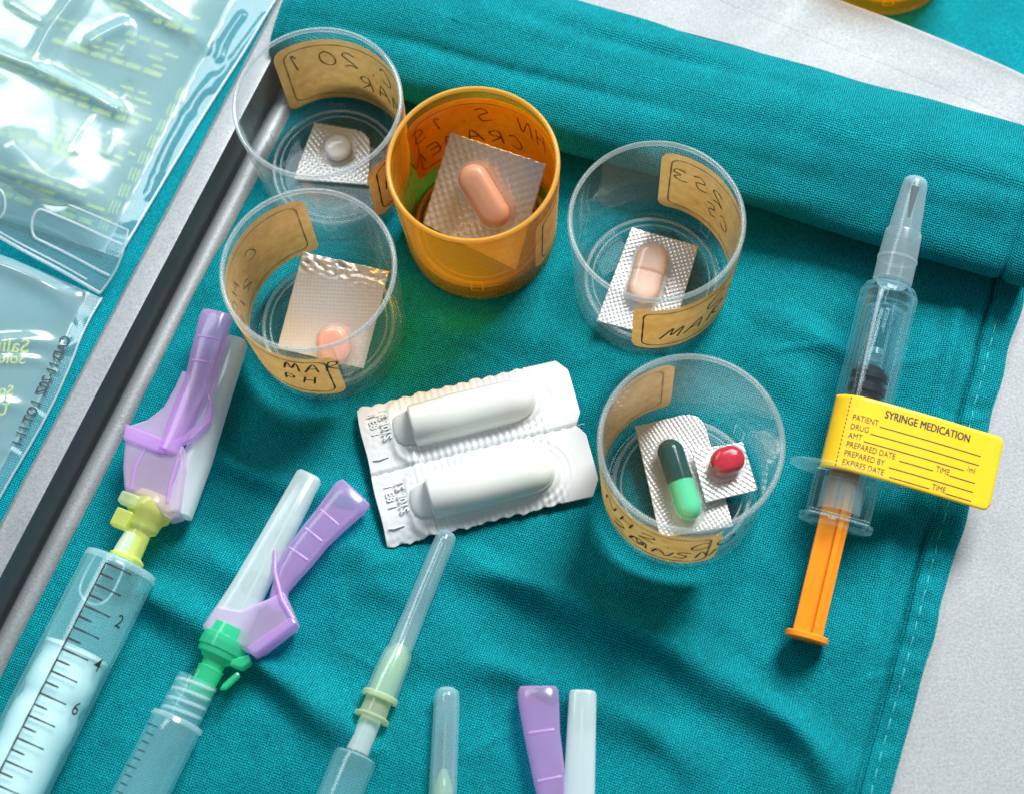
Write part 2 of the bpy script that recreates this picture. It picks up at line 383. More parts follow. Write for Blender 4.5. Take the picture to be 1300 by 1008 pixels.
RD = np.array([0.474, 0.880]); RN = np.array([-0.880, 0.474]); RP = np.array([-98.4, 12.6])   # inner top edge of the tray's left rim
def rim_pt(s, w): return RP + RD * s + RN * w
tray = thing('metal_tray', 'grey sandblasted metal tray with a raised rim carrying the teal cloth', 'tray', frame((0, 0, -1), (1, 0, 0)))
# floor: sheet bounded by the left rim and the rounded far edge
far = [(-34, 178), (20, 150), (60, 124.5), (90, 105.7), (103.8, 97.0), (117.7, 88.6), (133, 78.6), (148.7, 67.6), (170, 50), (200, 18), (222, -25), (232, -80), (234, -160)]
far = [tuple(p) for p in smooth_line(far, 6)]
def inset(line, d):
    out = []
    for i, p in enumerate(line):
        a = np.array(line[max(i - 1, 0)]); b = np.array(line[min(i + 1, len(line) - 1)]); t = (b - a) / np.linalg.norm(b - a)
        out.append((p[0] + t[1] * d, p[1] - t[0] * d))
    return out
fl = inset(far, -13)
floor_poly = [tuple(rim_pt(s, -3)) for s in (-210, -100, 0, 100, 165)]
cen = (40, -30)
v = [(cen[0], cen[1], 0.1)]; ring = floor_poly + [p for p in inset(far, 12)[2:]] + [(60, -260)]
v += [(p[0], p[1], 0.1) for p in ring]
mesh('floor', v, [(0, 1 + (i + 1) % len(ring), 1 + i) for i in range(len(ring))], M['tray'], tray, smooth=False)
prof = [(7.0, -1.5), (7.0, 11.6), (6.9, 12.4), (6.4, 12.9), (5.6, 13.0), (0.8, 13.0), (0.2, 12.85), (-0.15, 12.3), (-0.7, 1.6), (-0.8, 0.3), (-1.0, 0.05), (-1.3, 0.05), (-1.45, 0.8), (-1.7, 1.7), (-2.2, 2.3), (-3.0, 2.6), (-4.4, 2.6), (-5.6, 2.2), (-6.6, 1.4), (-7.8, 0.4), (-8.3, 0.12)]
ss = np.linspace(-230, 170, 41)
for nm, a_, b_, mt_ in (('side_rim', 0, 7, 'rail'), ('inner_wall', 7, 11, 'wall_shade'), ('floor_bead', 11, len(prof), 'rail')):
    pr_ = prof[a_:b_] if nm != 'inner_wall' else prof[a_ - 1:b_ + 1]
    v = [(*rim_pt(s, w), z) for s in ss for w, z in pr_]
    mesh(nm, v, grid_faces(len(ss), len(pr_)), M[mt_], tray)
offs = [(14, 0.14), (9, 0.25), (4, 0.5), (1.6, 0.7), (0.8, 0.95), (0.35, 0.95), (0, 0.6), (0, -25)]
lines = [inset(far, d) for d, z in offs]
v = [(l[i][0], l[i][1], offs[k][1]) for i in range(len(far)) for k, l in enumerate(lines)]
mesh('far_rim', v, [f[::-1] for f in grid_faces(len(far), len(offs))], M['tray'], tray)

# ------------------------------------------------------------------ teal cloth
CUPS = {'A': (-41.6, 60.13), 'B': (-46.65, 14.65), 'C': (-4.34, 38.12), 'D': (38.57, 17.385), 'E': (39.0, -39.3)}
WR = [  # pixel polylines of creases: (points, height, width)
    ([(600, 722), (680, 750), (780, 792), (850, 826), (940, 880), (1010, 930), (1060, 985)], 2.6, 4.2),
    ([(700, 740), (800, 745), (880, 775), (960, 830)], 0.9, 4.5),
    ([(540, 830), (627, 848), (728, 885), (800, 915), (880, 965)], 1.6, 4.5),
    ([(140, 735), (200, 762), (250, 788), (328, 842), (389, 886), (470, 950)], 2.4, 3.6),
    ([(200, 690), (265, 705), (330, 750)], 1.2, 4.0),
    ([(240, 560), (311, 600), (362, 618), (450, 640)], 1.5, 3.4),
    ([(470, 740), (520, 760), (590, 800)], 0.9, 4.0),
    ([(370, 690), (430, 700), (520, 720)], 0.8, 4.0),
    ([(980, 405), (1020, 425), (1065, 446), (1110, 470)], 1.2, 3.2),
    ([(960, 450), (1010, 490), (1040, 530)], 0.8, 4.0),
    ([(1215, 400), (1200, 470), (1180, 560), (1165, 640)], 1.3, 2.6),
    ([(1180, 400), (1165, 470), (1150, 530)], 0.9, 2.4),
    ([(1130, 660), (1120, 730), (1100, 830), (1085, 920)], 1.1, 3.6),
    ([(1060, 690), (1040, 830), (1015, 900)], 0.5, 4.0),
    ([(520, 400), (580, 420), (660, 425), (720, 445)], 0.9, 4.5),
    ([(640, 385), (690, 350), (712, 300)], 0.7, 3.5),
    ([(230, 400), (262, 360), (275, 320)], 0.6, 3.0),
    ([(960, 700), (1010, 740), (1030, 800)], 0.6, 4.5),
]
def seg_dist(P, line):
    d = np.full(len(P), 1e9)
    for a, b in zip(line[:-1], line[1:]):
        a = np.array(a); b = np.array(b); ab = b - a
        t = np.clip(((P - a) @ ab) / (ab @ ab), 0, 1)
        d = np.minimum(d, np.linalg.norm(P - a - t[:, None] * ab, axis=1))
    return d
u1 = 120.8
us = np.concatenate([np.arange(-128, 112, 0.8), np.arange(112, u1 + 0.01, 0.4)])
ns = np.arange(-150, 82, 0.8)
uu, nn = np.meshgrid(us, ns, indexing='ij'); uu = uu.ravel(); nn = nn.ravel()
# the left edge follows the tray wall
left = np.array([(RP + RN * -7.4) @ U + ((b - (RP + RN * -7.4) @ N2) / (RD @ N2)) * (RD @ U) for b in ns])
lo = np.tile(left, len(us)); k = (uu - us[0]) / (u1 - us[0]); uu2 = lo + (u1 - lo) * k
uu2 = np.where(uu > 60, uu2 * 0 + lo + (u1 - lo) * k, uu2)
P = U[None, :] * uu2[:, None] + N2[None, :] * nn[:, None]
h = np.zeros(len(P))
for line, amp, wd in WR:
    L = [at(x, y, 0.5)[:2] for x, y in line]; L = [p for p in smooth_line(L, 4)]
    d = seg_dist(P, L); w2 = 1.15 * wd * (1 + 0.25 * np.sin(P[:, 0] * 0.2))
    ends = np.minimum(np.linalg.norm(P - L[0], axis=1), np.linalg.norm(P - L[-1], axis=1))
    h += 2.3 * amp * np.exp(-(d / w2) ** 2) * (0.55 + 0.45 * np.clip(ends / 15, 0, 1))
rc = random.Random(5)
for k in range(46):        # small irregular creases left by folding and handling
    c0 = np.array([rc.uniform(-120, 115), rc.uniform(-125, 55)]); an = rc.choice((-0.44, 1.13, -0.9, 0.2)) + rc.uniform(-.3, .3); ln = rc.uniform(8, 26)
    dv = np.array([math.cos(an), math.sin(an)]); nv = np.array([-dv[1], dv[0]])
    L = smooth_line([c0 - dv * ln / 2, c0 + nv * rc.uniform(-2, 2), c0 + dv * ln / 2], 3)
    wv_ = rc.uniform(0.7, 1.5); d = seg_dist(P, L); ends = np.linalg.norm(P - c0, axis=1)
    h += rc.choice((-.35, .4, .55)) * np.exp(-(d / wv_) ** 2) * np.clip(1.3 - ends / (ln * .5), 0, 1)
nz = vnoise(P, 0.03, 1.7) * 1.7 + vnoise(P, 0.1, 5.2) * 0.3 + vnoise(P, 0.26, 9.1) * 0.13
h += np.clip(nz + 0.5, 0, 4) * 1.45
mask = np.ones(len(P))
for c in CUPS.values():
    r = np.linalg.norm(P - np.array(c), axis=1); mask *= np.clip((r - 19.5) / 9.0, 0, 1)
sc_ = (at(474.4, 602, 0)[:2] + at(728, 539, 0)[:2]) / 2; sx_ = at(728, 539, 0)[:2] - at(474.4, 602, 0)[:2]; sx_ /= np.linalg.norm(sx_)
q_ = P - sc_; dx_ = np.abs(q_ @ sx_) - 28; dy_ = np.abs(q_ @ np.array([-sx_[1], sx_[0]])) - 19
mask *= 0.12 + 0.88 * np.clip(np.maximum(dx_, dy_) / 6 + 0.2, 0, 1)
mask *= np.clip((61 - nn) / 10, 0.05, 1)
h = h * (0.04 + 0.96 * mask)
hem = u1 - uu2
hemz = 1.0 * np.clip((7.4 - hem) / 0.7, 0, 1) + 0.9 * np.clip((26 - hem) / 12, 0, 1)
pk = np.array([mnoise.noise((b * 0.22, 3.0, a * 0.05)) for a, b in zip(hem, nn)])
hemz += np.exp(-((hem - 4.6) / 2.6) ** 2) * (1.1 * pk) - 1.5 * np.exp(-((hem - 7.9) / 0.55) ** 2)
h += hemz
h -= np.clip(1.2 - hem, 0, 2) * 0.45
h = np.maximum(h, -0.55)
edge_wob = np.array([mnoise.noise((b * 0.08, 7.7, 0)) for b in nn]) * 0.9
kk = np.clip((hem < 20) * (20 - hem) / 20, 0, 1)
P = P + U[None, :] * (edge_wob * kk)[:, None]
cloth_h = h.reshape(len(us), len(ns))
towel = thing('surgical_towel', 'teal cotton surgical towel with one edge rolled up, spread on the tray', 'towel', frame((0, 0, 0), (1, 0, 0)))
mesh('sheet', [(p[0], p[1], z) for p, z in zip(P, h)], grid_faces(len(us), len(ns)), M['cloth'], towel, uv=np.stack([uu2, nn], 1))
def cloth_z(p):
    d = np.linalg.norm(P - np.array(p[:2])[None, :], axis=1); return float(h[d.argmin()])
# stitches down the hem: each one a small thread
stv, stf = [], []
nst = 0
b = -118.0
while b < 50:
    a0 = un(u1 - 4.9 + random.uniform(-.12, .12), b); a1 = un(u1 - 4.9 + random.uniform(-.12, .12), b + 2.6)
    z0 = cloth_z(a0) + 0.12; z1 = cloth_z(a1) + 0.12
    mid = (a0 + a1) / 2
    tv = tube([(a0[0], a0[1], z0 - 0.2), (a0[0] * .8 + a1[0] * .2, a0[1] * .8 + a1[1] * .2, z0 + .08), (a0[0] * .2 + a1[0] * .8, a0[1] * .2 + a1[1] * .8, z1 + .08), (a1[0], a1[1], z1 - 0.2)], 0.15, 5)
    mesh('stitch', *tv, M['thread'], towel); nst += 1
    b += 4.1
# the rolled edge
NC, HW, HH = 79.6, 21.8, 10.4
ul = -90.5
us_r = np.arange(ul, u1 + 0.01, 0.9); na = 150
arcl = np.concatenate([[0], np.cumsum([math.hypot(HW * (math.cos(2*PI*(k+1)/na) - math.cos(2*PI*k/na)), HH * (math.sin(2*PI*(k+1)/na) - math.sin(2*PI*k/na))) for k in range(na)])])
v = []; uvs = []
for i, a in enumerate(us_r):
    for j in range(na):
        t = 2 * PI * j / na
        c, s = math.cos(t), math.sin(t)
        e = 2.0
        nn_ = math.copysign(abs(c) ** (2 / e), c); zz = math.copysign(abs(s) ** (2 / e), s)
        wob = mnoise.noise((a * 0.02, j * 0.045, 1.0)) * 3.2 + mnoise.noise((a * 0.055 + j * 0.02, j * 0.11, 4.0)) * 0.8 + mnoise.noise((a * 0.03 - j * 0.02, j * 0.22, 8.0)) * 0.22
        crease = -2.4 * math.exp(-((j - 27 - a * 0.05 + 3 * math.sin(a * .03)) / 3.0) ** 2) * (0.5 + 0.5 * math.sin(a * 0.05 + 1.0)) - 1.7 * math.exp(-((j - 46 + a * 0.06) / 2.4) ** 2) * (0.5 + 0.5 * math.sin(a * 0.04 + 2.5))
        crease += 0.7 * math.exp(-((a + 22 + (j - 50) * 0.45) / 1.6) ** 2) * (1 if 25 < j < 70 else 0)
        seam = -1.8 * math.exp(-((u1 - a - 7.8) / 0.8) ** 2) + (0.35 if u1 - a < 7.2 else 0)
        bow = 1.6 * min(1, max(0, (-25 - a) / 25)) - 0.3
        k = 1 + (wob * (0.6 + 0.4 * s) + crease + seam) / 14
        n_ = NC + (HW * nn_) * (1 + (k - 1) * 0.55) + (bow if c < 0 else 0)
        z = HH + HH * zz * (k if s > -0.2 else 1) + 0.3
        if a < ul + 2: z = HH + (z - HH) * (0.9)
        p = un(a, n_); v.append((p[0], p[1], max(z, 0.15 if s < 0 else 0.3))); uvs.append((a, arcl[j]))
f = grid_faces(len(us_r), na, True)
def endcap(base, flip, du):
    """inward dished end"""
    global v, f, uvs
    start = base
    prev = [start + j for j in range(na)]
    for q, dd in ((0.86, 0.6), (0.7, 2.0), (0.55, 1.2), (0.4, 2.6), (0.2, 2.0)):
        cur = []
        cx = np.mean([v[start + j] for j in range(na)], axis=0)
        for j in range(na):
            b_ = np.array(v[start + j]); p = cx + (b_ - cx) * q; p[:2] += U * du * dd
            cur.append(len(v)); v.append(tuple(p)); uvs.append((uvs[start + j][0] + dd * 2, uvs[start + j][1]))
        for j in range(na):
            qd = (prev[j], prev[(j + 1) % na], cur[(j + 1) % na], cur[j]); f.append(qd if flip else qd[::-1])
        prev = cur
    f.append(tuple(prev) if flip else tuple(prev[::-1]))
endcap(0, True, 1); endcap((len(us_r) - 1) * na, False, -1)
mesh('rolled_edge', v, f, M['cloth'], towel, uv=uvs)

# ------------------------------------------------------------------ pill cups
CR0, CR1, CH = 19.9, 21.5, 40.0
def crad(z): return CR0 + (CR1 - CR0) * z / CH
LAB0, LAB1 = 6.0, 34.0          # label height range on the cup
GL = {  # hand-written strokes in a 1 x 1 box
 '0': [[(.5, 1), (.15, .75), (.1, .3), (.45, 0), (.85, .3), (.85, .75), (.5, 1)]],
 '1': [[(.3, .8), (.55, 1), (.5, 0)]], '2': [[(.1, .8), (.5, 1), (.8, .7), (.1, .05), (.5, .12), (.9, 0)]],
 '3': [[(.1, .9), (.6, 1), (.75, .75), (.4, .55), (.8, .3), (.5, 0), (.1, .1)]],
 '5': [[(.8, 1), (.25, .95), (.2, .55), (.7, .5), (.75, .15), (.4, 0), (.1, .1)]],
 '8': [[(.5, .5), (.2, .8), (.5, 1), (.8, .8), (.5, .5), (.15, .2), (.5, 0), (.85, .2), (.5, .5)]],
 'M': [[(.0, 0), (.2, 1), (.45, .3), (.75, 1), (.95, 0)]], 'A': [[(.05, 0), (.5, 1), (.9, 0)], [(.2, .4), (.8, .42)]],
 'R': [[(.15, 0), (.2, 1), (.75, .85), (.65, .55), (.2, .5), (.85, 0)]], 'C': [[(.85, .85), (.5, 1), (.15, .6), (.2, .15), (.55, 0), (.9, .15)]],
 'N': [[(.05, 0), (.15, 1), (.75, .05), (.9, 1)]], 'O': [[(.5, 1), (.1, .6), (.25, .05), (.7, .05), (.9, .6), (.5, 1)]],
 'S': [[(.85, .9), (.4, 1), (.2, .7), (.75, .4), (.6, 0), (.1, .1)]], 'L': [[(.2, 1), (.15, .05), (.8, .1)]],
 'E': [[(.8, 1), (.2, .95), (.2, .05), (.85, 0)], [(.2, .5), (.65, .52)]], 'H': [[(.15, 0), (.2, 1)], [(.85, 1), (.8, 0)], [(.2, .5), (.8, .55)]],
 'T': [[(.05, .95), (.95, 1)], [(.5, 1), (.45, 0)]], 'I': [[(.5, 1), (.45, 0)]], '.': [[(.3, .02), (.4, .1)]], '-': [[(.1, .45), (.8, .5)]],
 'P': [[(.2, 0), (.25, 1), (.75, .85), (.7, .5), (.25, .45)]], 'D': [[(.2, 0), (.2, 1), (.8, .7), (.75, .2), (.2, 0)]],
 'U': [[(.15, 1), (.15, .2), (.5, 0), (.85, .2), (.85, 1)]], ' ': [],
}
def write(txt, s0, t0, hgt, wid, slant=0.25, jit=0.03, rise=0.0):
    out = []
    for i, ch in enumerate(txt):
        for stk in GL[ch]:
            pts = [(s0 + (i * 1.25 + x + slant * y) * wid + random.uniform(-jit, jit) * wid, t0 + i * rise + y * hgt + random.uniform(-jit, jit) * hgt) for x, y in stk]
            out.append(smooth_line(pts, 5) if len(pts) > 2 else [np.array(p) for p in pts])
    return out
def on_cone(pts2, dr):
    """label coordinates (arc mm, z mm) -> cup wall"""
    v = []
    for s, z in pts2:
        r = crad(z) + dr; a = s / 20.7
        v.append((r * math.cos(a), r * math.sin(a), z))
    return v
def strokes_mesh(name, strokes, w, dr, mt, parent):
    V, Fc = [], []
    for sk in strokes:
        rv, rf = ribbon(sk, w); o = len(V)
        V += on_cone(rv, dr); Fc += [tuple(i + o for i in q) for q in rf]
    return mesh(name, V, Fc, mt, parent)
def rrect(s0, s1, t0, t1, r, n=6):
    pts = []
    for cx, cy, a0 in ((s1 - r, t1 - r, 0), (s0 + r, t1 - r, PI / 2), (s0 + r, t0 + r, PI), (s1 - r, t0 + r, 1.5 * PI)):
        for k in range(n + 1):
            a = a0 + PI / 2 * k / n; pts.append((cx + r * math.cos(a), cy + r * math.sin(a)))
    return pts
def dense(pts, step=0.8, closed=True):
    out = []
    n = len(pts)
    for i in range(n if closed else n - 1):
        a = np.array(pts[i]); b = np.array(pts[(i + 1) % n]); k = max(1, int(np.linalg.norm(b - a) / step))
        out += [a + (b - a) * q / k for q in range(k)]
    if closed: out.append(np.array(pts[0]))
    return out
def make_cup(key, label, a0, a1, texts, line, body='cup', rim='cup_rim', pos=None, z=0.0, group='pill cups'):
    x, y = pos or CUPS[key]
    c = thing('pill_cup', label, 'cup', frame((x, y, z), (1, 0, 0)), group)
    n = 128
    t = 0.95
    wall = [(0.25, CR0 - 1.5), (0.0, CR0 - 0.9), (0.0, CR0 - 0.3), (0.3, crad(0)), (3.5, crad(3.5)), (20, crad(20)), (39.1, crad(39.1))]
    inner = [(39.1, crad(39.1) - t), (20, crad(20) - t), (6.2, crad(6) - t), (5.0, crad(5) - t - 0.5), (4.3, crad(4) - t - 1.6)]
    mesh('wall', *lathe(wall, n), M[body], c)
    mesh('inner_wall', *lathe(inner, n), M[body], c)
    lip = []
    R = crad(39.4)
    for k in range(13):
        a = 2 * PI * k / 12; lip.append((39.35 + 0.62 * math.sin(a), R - t / 2 + 0.62 * math.cos(a)))
    mesh('rim', *lathe(lip, n), M[rim], c)
    fl = [(4.3, CR0 - 2.4), (4.0, CR0 - 3.4), (3.9, CR0 - 6), (3.9, 0)]
    un_ = [(0.25, CR0 - 1.5), (2.4, CR0 - 1.9), (2.7, CR0 - 2.6), (2.7, 0)]
    mesh('base', *join(lathe(fl, n), lathe(un_, n)), M[body], c)
    ringv = []
    for k in range(9):
        a = 2 * PI * k / 8; ringv.append((4.15 + 0.4 * math.sin(a), CR0 - 2.9 + 0.5 * math.cos(a)))
    mesh('base_ring', *lathe(ringv, n), M[rim], c)
    mesh('base_ring', *lathe([(4.05 + 0.2 * math.sin(2*PI*k/8), CR0 - 4.6 + 0.25 * math.cos(2*PI*k/8)) for k in range(9)], n), M[rim], c)
    for ta in (35, 155, 262):       # little raised frames low on the wall
        s = math.radians(ta) * 20.7
        strokes_mesh('stacking_tab', [dense(rrect(s - 1.6, s + 1.6, 4.0, 10.5, 0.4), 0.6)], 0.45, -t - 0.06, M[rim], c)
    # paper label: rounded sheet wrapped round the wall
    s0, s1 = math.radians(a0) * 20.7, math.radians(a1) * 20.7
    outline = dense(rrect(s0, s1, LAB0, LAB1, 3.0), 0.9)[:-1]
    ms, mt_ = 120, 30
    V, Fc, idx = [], [], {}
    for i in range(ms + 1):
        sx = s0 + (s1 - s0) * i / ms
        d = min(sx - s0, s1 - sx); cut = 0 if d > 3 else 3 - math.sqrt(max(0, 9 - (3 - d) ** 2))
        for j in range(mt_ + 1):
            V.append((sx, LAB0 + cut + (LAB1 - LAB0 - 2 * cut) * j / mt_))
    lab = mesh('paper_label', on_cone(V, 0.16), grid_faces(ms + 1, mt_ + 1), M['paper'], c)
    border = [dense(rrect(s0 + 2.6, s1 - 2.6, LAB0 + 2.4, LAB1 - 2.6, 2.6), 0.8)]
    strokes_mesh('printed_border', border, 0.5, 0.24, M[line], lab)
    strokes_mesh('border_show_through', border, 0.35, 0.08, M['line_through'], lab)
    sk = []
    for tx, ang, z_, hg, wd, sl, rs in texts:
        sk += write(tx, math.radians(ang) * 20.7, z_, hg, wd, sl, rise=rs)
    strokes_mesh('handwriting', sk, 0.58, 0.25, M['ink'], lab)
    strokes_mesh('handwriting_show_through', sk, 0.4, 0.07, M['ink_through'], lab)
    return c
make_cup('A', 'clear pill cup nearest the tray rim corner, holding a round white tablet', -61, 123,
         [('MAR', 20, 13, 6, 4.5, .2, 0), ('C.20', 30, 22, 6.5, 4.6, .2, 0), ('1', 102, 22.5, 7, 4, .2, 0), ('H', -50, 18, 8, 5, .2, 0)], 'line_brown')
make_cup('B', 'clear pill cup left of the amber one, holding a tilted foil with coral tablet', 92, 281,
         [('C.HO', 135, 21, 5, 4, .2, 0), ('2IS', 150, 13, 5, 4, .2, 0), ('MAR', 244, 24, 6, 4, .2, 0), ('PH', 238, 15, 5, 4, .2, 0)], 'line_brown')
make_cup('C', 'amber pill cup in front of the towel roll, holding a salmon caplet in foil', -50, 139,
         [('HN', 25, 23, 6, 4.5, .2, 0), ('S.15', 72, 23, 6, 4.8, .2, 0), ('CRAMEN', 48, 13, 5.5, 4.6, .25, 0)], 'line_green', 'amber', 'amber_rim')
make_cup('D', 'clear pill cup right of the amber one, holding a scored pale pink caplet', -112, 78,
         [('MARIA', -93, 13, 6.5, 5.0, .5, .2), ('C.', -62, 22, 6.5, 5.5, .4, .3), ('CS', 15, 14, 5, 4, .2, 0), ('2S3', 25, 21.5, 5.5, 4.6, .2, 0)], 'line_green')
make_cup('E', 'clear pill cup at lower right, holding a green capsule and a red pill', 91, 284,
         [('20-SN', 205, 12, 6, 4.6, .2, 0), ('NH', 196, 22, 6, 4.6, .2, 0), ('2.COS', 228, 21, 6.5, 5, .2, 0), ('MN', 222, 12, 5.5, 5, .2, 0)], 'line_brown')
make_cup('F', 'amber pill cup cut off by the top edge, standing beyond the far tray rim', 82, 205, [('SO', 110, 20, 6, 4, .2, 0)], 'line_brown',
         'amber', 'amber_rim', pos=(123.5, 124.0), z=-22.4)

# ------------------------------------------------------------------ blister pieces
def emboss(x, y, pitch, ang=45):
    a = math.radians(ang); c, s = math.cos(a), math.sin(a)
    p, q = (x * c + y * s) / pitch, (-x * s + y * c) / pitch
    fx = abs((p % 1) - 0.5) * 2; fy = abs((q % 1) - 0.5) * 2
    return 1 - max(fx, fy)
def quad_frame(c):
    c = [np.array(p, float) for p in c]        # TL, TR, BR, BL
    o = sum(c) / 4; X = (c[1] - c[0]) + (c[2] - c[3]); X /= np.linalg.norm(X)
    Y = (c[0] - c[3]) + (c[1] - c[2]); Z = np.cross(X, Y); Z /= np.linalg.norm(Z); Y = np.cross(Z, X)
    Mx = Matrix([[X[0], Y[0], Z[0], o[0]*MM], [X[1], Y[1], Z[1], o[1]*MM], [X[2], Y[2], Z[2], o[2]*MM], [0, 0, 0, 1]])
    loc = [((p - o) @ X, (p - o) @ Y) for p in c]
    return Mx, loc, (o, X, Y, Z)
def capsule_dist(x, y, cx, cy, ang, half):
    c, s = math.cos(ang), math.sin(ang); p = (x - cx) * c + (y - cy) * s; q = -(x - cx) * s + (y - cy) * c
    return math.hypot(max(abs(p) - half, 0), q)
def pill_solid(half, r, hgt, n=40, flat=1.6, rings=12):
    """stadium-plan lozenge, domed top and bottom, centred at z = 0"""
    v = []; f = []
    for i in range(rings + 1):
        t = -PI / 2 + PI * i / rings
        k = abs(math.cos(t)) ** (1 / flat); z = hgt / 2 * math.copysign(abs(math.sin(t)) ** (1 / 1.15), math.sin(t))
        for j in range(n):
            a = 2 * PI * j / n; c, s = math.cos(a), math.sin(a)
            v.append((math.copysign(half, c) * (1 if abs(c) > 1e-6 else 0) * (0.55 + 0.45 * k if half else 1) + r * k * c, r * k * s, z))
    return v, grid_faces(rings + 1, n, True)
def bez_dome(half, r, hgt, n=44):
    v = []
    prof = [(r + 1.0, 0.05), (r + 0.75, 0.25), (r + 0.6, 0.9), (r + 0.5, hgt * 0.55), (r * 0.96, hgt * 0.85), (r * 0.8, hgt), (r * 0.4, hgt + 0.12), (0.02, hgt + 0.15)]
    for rr, z in prof:
        for j in range(n):
            a = 2 * PI * j / n; c, s = math.cos(a), math.sin(a)
            v.append((math.copysign(half, c) * (1 if abs(c) > 1e-6 else 0) + rr * c, rr * s, z))
    return v, grid_faces(len(prof), n, True)
def blister(label, corners, pitch, amp, pill, foil='foil', round_=(0, 0, 0, 0), emb_ang=45, name='blister_piece', curl=0.0, crumple=0.0):
    """pill = dict(px center local, half, r, h, ang, mat)"""
    Mx, loc, fr = quad_frame(corners)
    b = thing(name, label, 'blister pack', Mx, 'foil blister pieces in the pill cups')
    o, X, Y, Z = fr
    d = ray(*pill['px']); tt = ((o - CAM) @ Z) / (d @ Z); q = CAM + d * tt - o
    cx, cy = q @ X, q @ Y
    d2 = ray(*pill['px2']) if 'px2' in pill else None
    if d2 is not None:
        tt = ((o - CAM) @ Z) / (d2 @ Z); q2 = CAM + d2 * tt - o; ang = math.atan2(q2 @ Y - cy, q2 @ X - cx)
    else: ang = 0.0
    TL, TR, BR, BL = [np.array(p) for p in loc]
    wx = (np.linalg.norm(TR - TL) + np.linalg.norm(BR - BL)) / 2; wy = (np.linalg.norm(TL - BL) + np.linalg.norm(TR - BR)) / 2
    step = pitch / 4
    nx, ny = max(8, int(wx / step)), max(8, int(wy / step))
    v = []; keep = []
    half, r = pill['half'], pill['r']
    for i in range(nx + 1):
        s = i / nx
        for j in range(ny + 1):
            t = j / ny
            p = (BL * (1 - s) + BR * s) * (1 - t) + (TL * (1 - s) + TR * s) * t
            dd = capsule_dist(p[0], p[1], cx, cy, ang, half)
            e = emboss(p[0], p[1], pitch, emb_ang) * amp * min(1, max(0, (dd - r - 0.9) / 0.6))
            z = e + curl * ((s - 0.5) ** 2 + (t - 0.5) ** 2)
            if crumple: z += crumple * max(0, t - 0.78) * (mnoise.noise((p[0] * 0.5, p[1] * 0.9, 2.0)) * 7)
            z += 0.25 * mnoise.noise((p[0] * 0.12, p[1] * 0.12, pitch))
            inside = True
            for kx, ky, rr in ((0, 1, round_[0]), (1, 1, round_[1]), (1, 0, round_[2]), (0, 0, round_[3])):
                if rr:
                    ex = (s if kx == 0 else 1 - s) * wx; ey = (t if ky == 0 else 1 - t) * wy
                    if ex < rr and ey < rr and math.hypot(rr - ex, rr - ey) > rr: inside = False
            keep.append(inside); v.append((p[0], p[1], z))
    f = [q for q in grid_faces(nx + 1, ny + 1) if all(keep[i] for i in q)]
    f = [q[::-1] for q in f]
    used = sorted({i for q in f for i in q}); mp = {a: k for k, a in enumerate(used)}
    fo = mesh('foil', [v[i] for i in used], [tuple(mp[i] for i in q) for q in f], M[foil], b)
    sd = fo.modifiers.new('thickness', 'SOLIDIFY'); sd.thickness = 0.22 * MM; sd.offset = -1
    zp = pill['h'] / 2 + 0.15
    R = Matrix.Translation((cx * MM, cy * MM, 0.1 * MM)) @ Matrix.Rotation(ang, 4, 'Z')
    if pill.get('kind') == 'capsule':
        L = half
        body = [( -L - r, 0)] + [(-L - r * math.cos(t), r * math.sin(t)) for t in np.linspace(0.15, PI / 2, 9)] + [(0.3, r)]
        cap = [(-0.6, r), (-0.6, r + 0.18)] + [(L + (r + 0.18) * math.sin(t), (r + 0.18) * math.cos(t)) for t in np.linspace(0, PI / 2 - 0.12, 9)] + [(L + r + 0.18, 0)]
        p1 = mesh('capsule_cap', *lathe(cap, 40, 'x', cz=zp), M[pill['mats'][0]], b); p2 = mesh('capsule_body', *lathe(body, 40, 'x', cz=zp), M[pill['mats'][1]], b)
        for p in (p1, p2): p.matrix_local = R
    else:
        vv, ff = pill_solid(half, r, pill['h'], 48, pill.get('flat', 2.0), 14)
        if pill.get('score'):
            vv = [(x, y, z - (0.45 * math.exp(-((x) / 0.45) ** 2) if z > 0 else 0)) for x, y, z in vv]
            vv, ff = pill_scored(half, r, pill['h'])
        t = mesh('tablet', vv, ff, M[pill['mat']], b); t.matrix_local = Matrix.Translation((0, 0, zp * MM)) @ R
    dm = mesh('dome', *bez_dome(half + 0.1, r, pill['h'] + 0.7), M['dome'], b); dm.matrix_local = R
    return b
def pill_scored(half, r, hgt, nx=60, ny=24):
    v = []
    L = half + r
    for sgn in (1, -1):
        for i in range(nx + 1):
            x = -L + 2 * L * i / nx
            w = r if abs(x) <= half else math.sqrt(max(0, r * r - (abs(x) - half) ** 2))
            for j in range(ny + 1):
                q = -1 + 2 * j / ny; y = w * q
                dd = math.hypot(max(abs(x) - half, 0), y) / r
                z = hgt / 2 * (max(0, 1 - dd ** 3.2)) ** 0.5
                if sgn > 0: z -= 0.55 * math.exp(-(x / 0.38) ** 2) * (1 if z > 0 else 0); z = max(z, 0)
                v.append((x, y, sgn * z))
    f = grid_faces(nx + 1, ny + 1); o = (nx + 1) * (ny + 1)
    return v, [q[::-1] for q in f] + [tuple(i + o for i in q) for q in f]

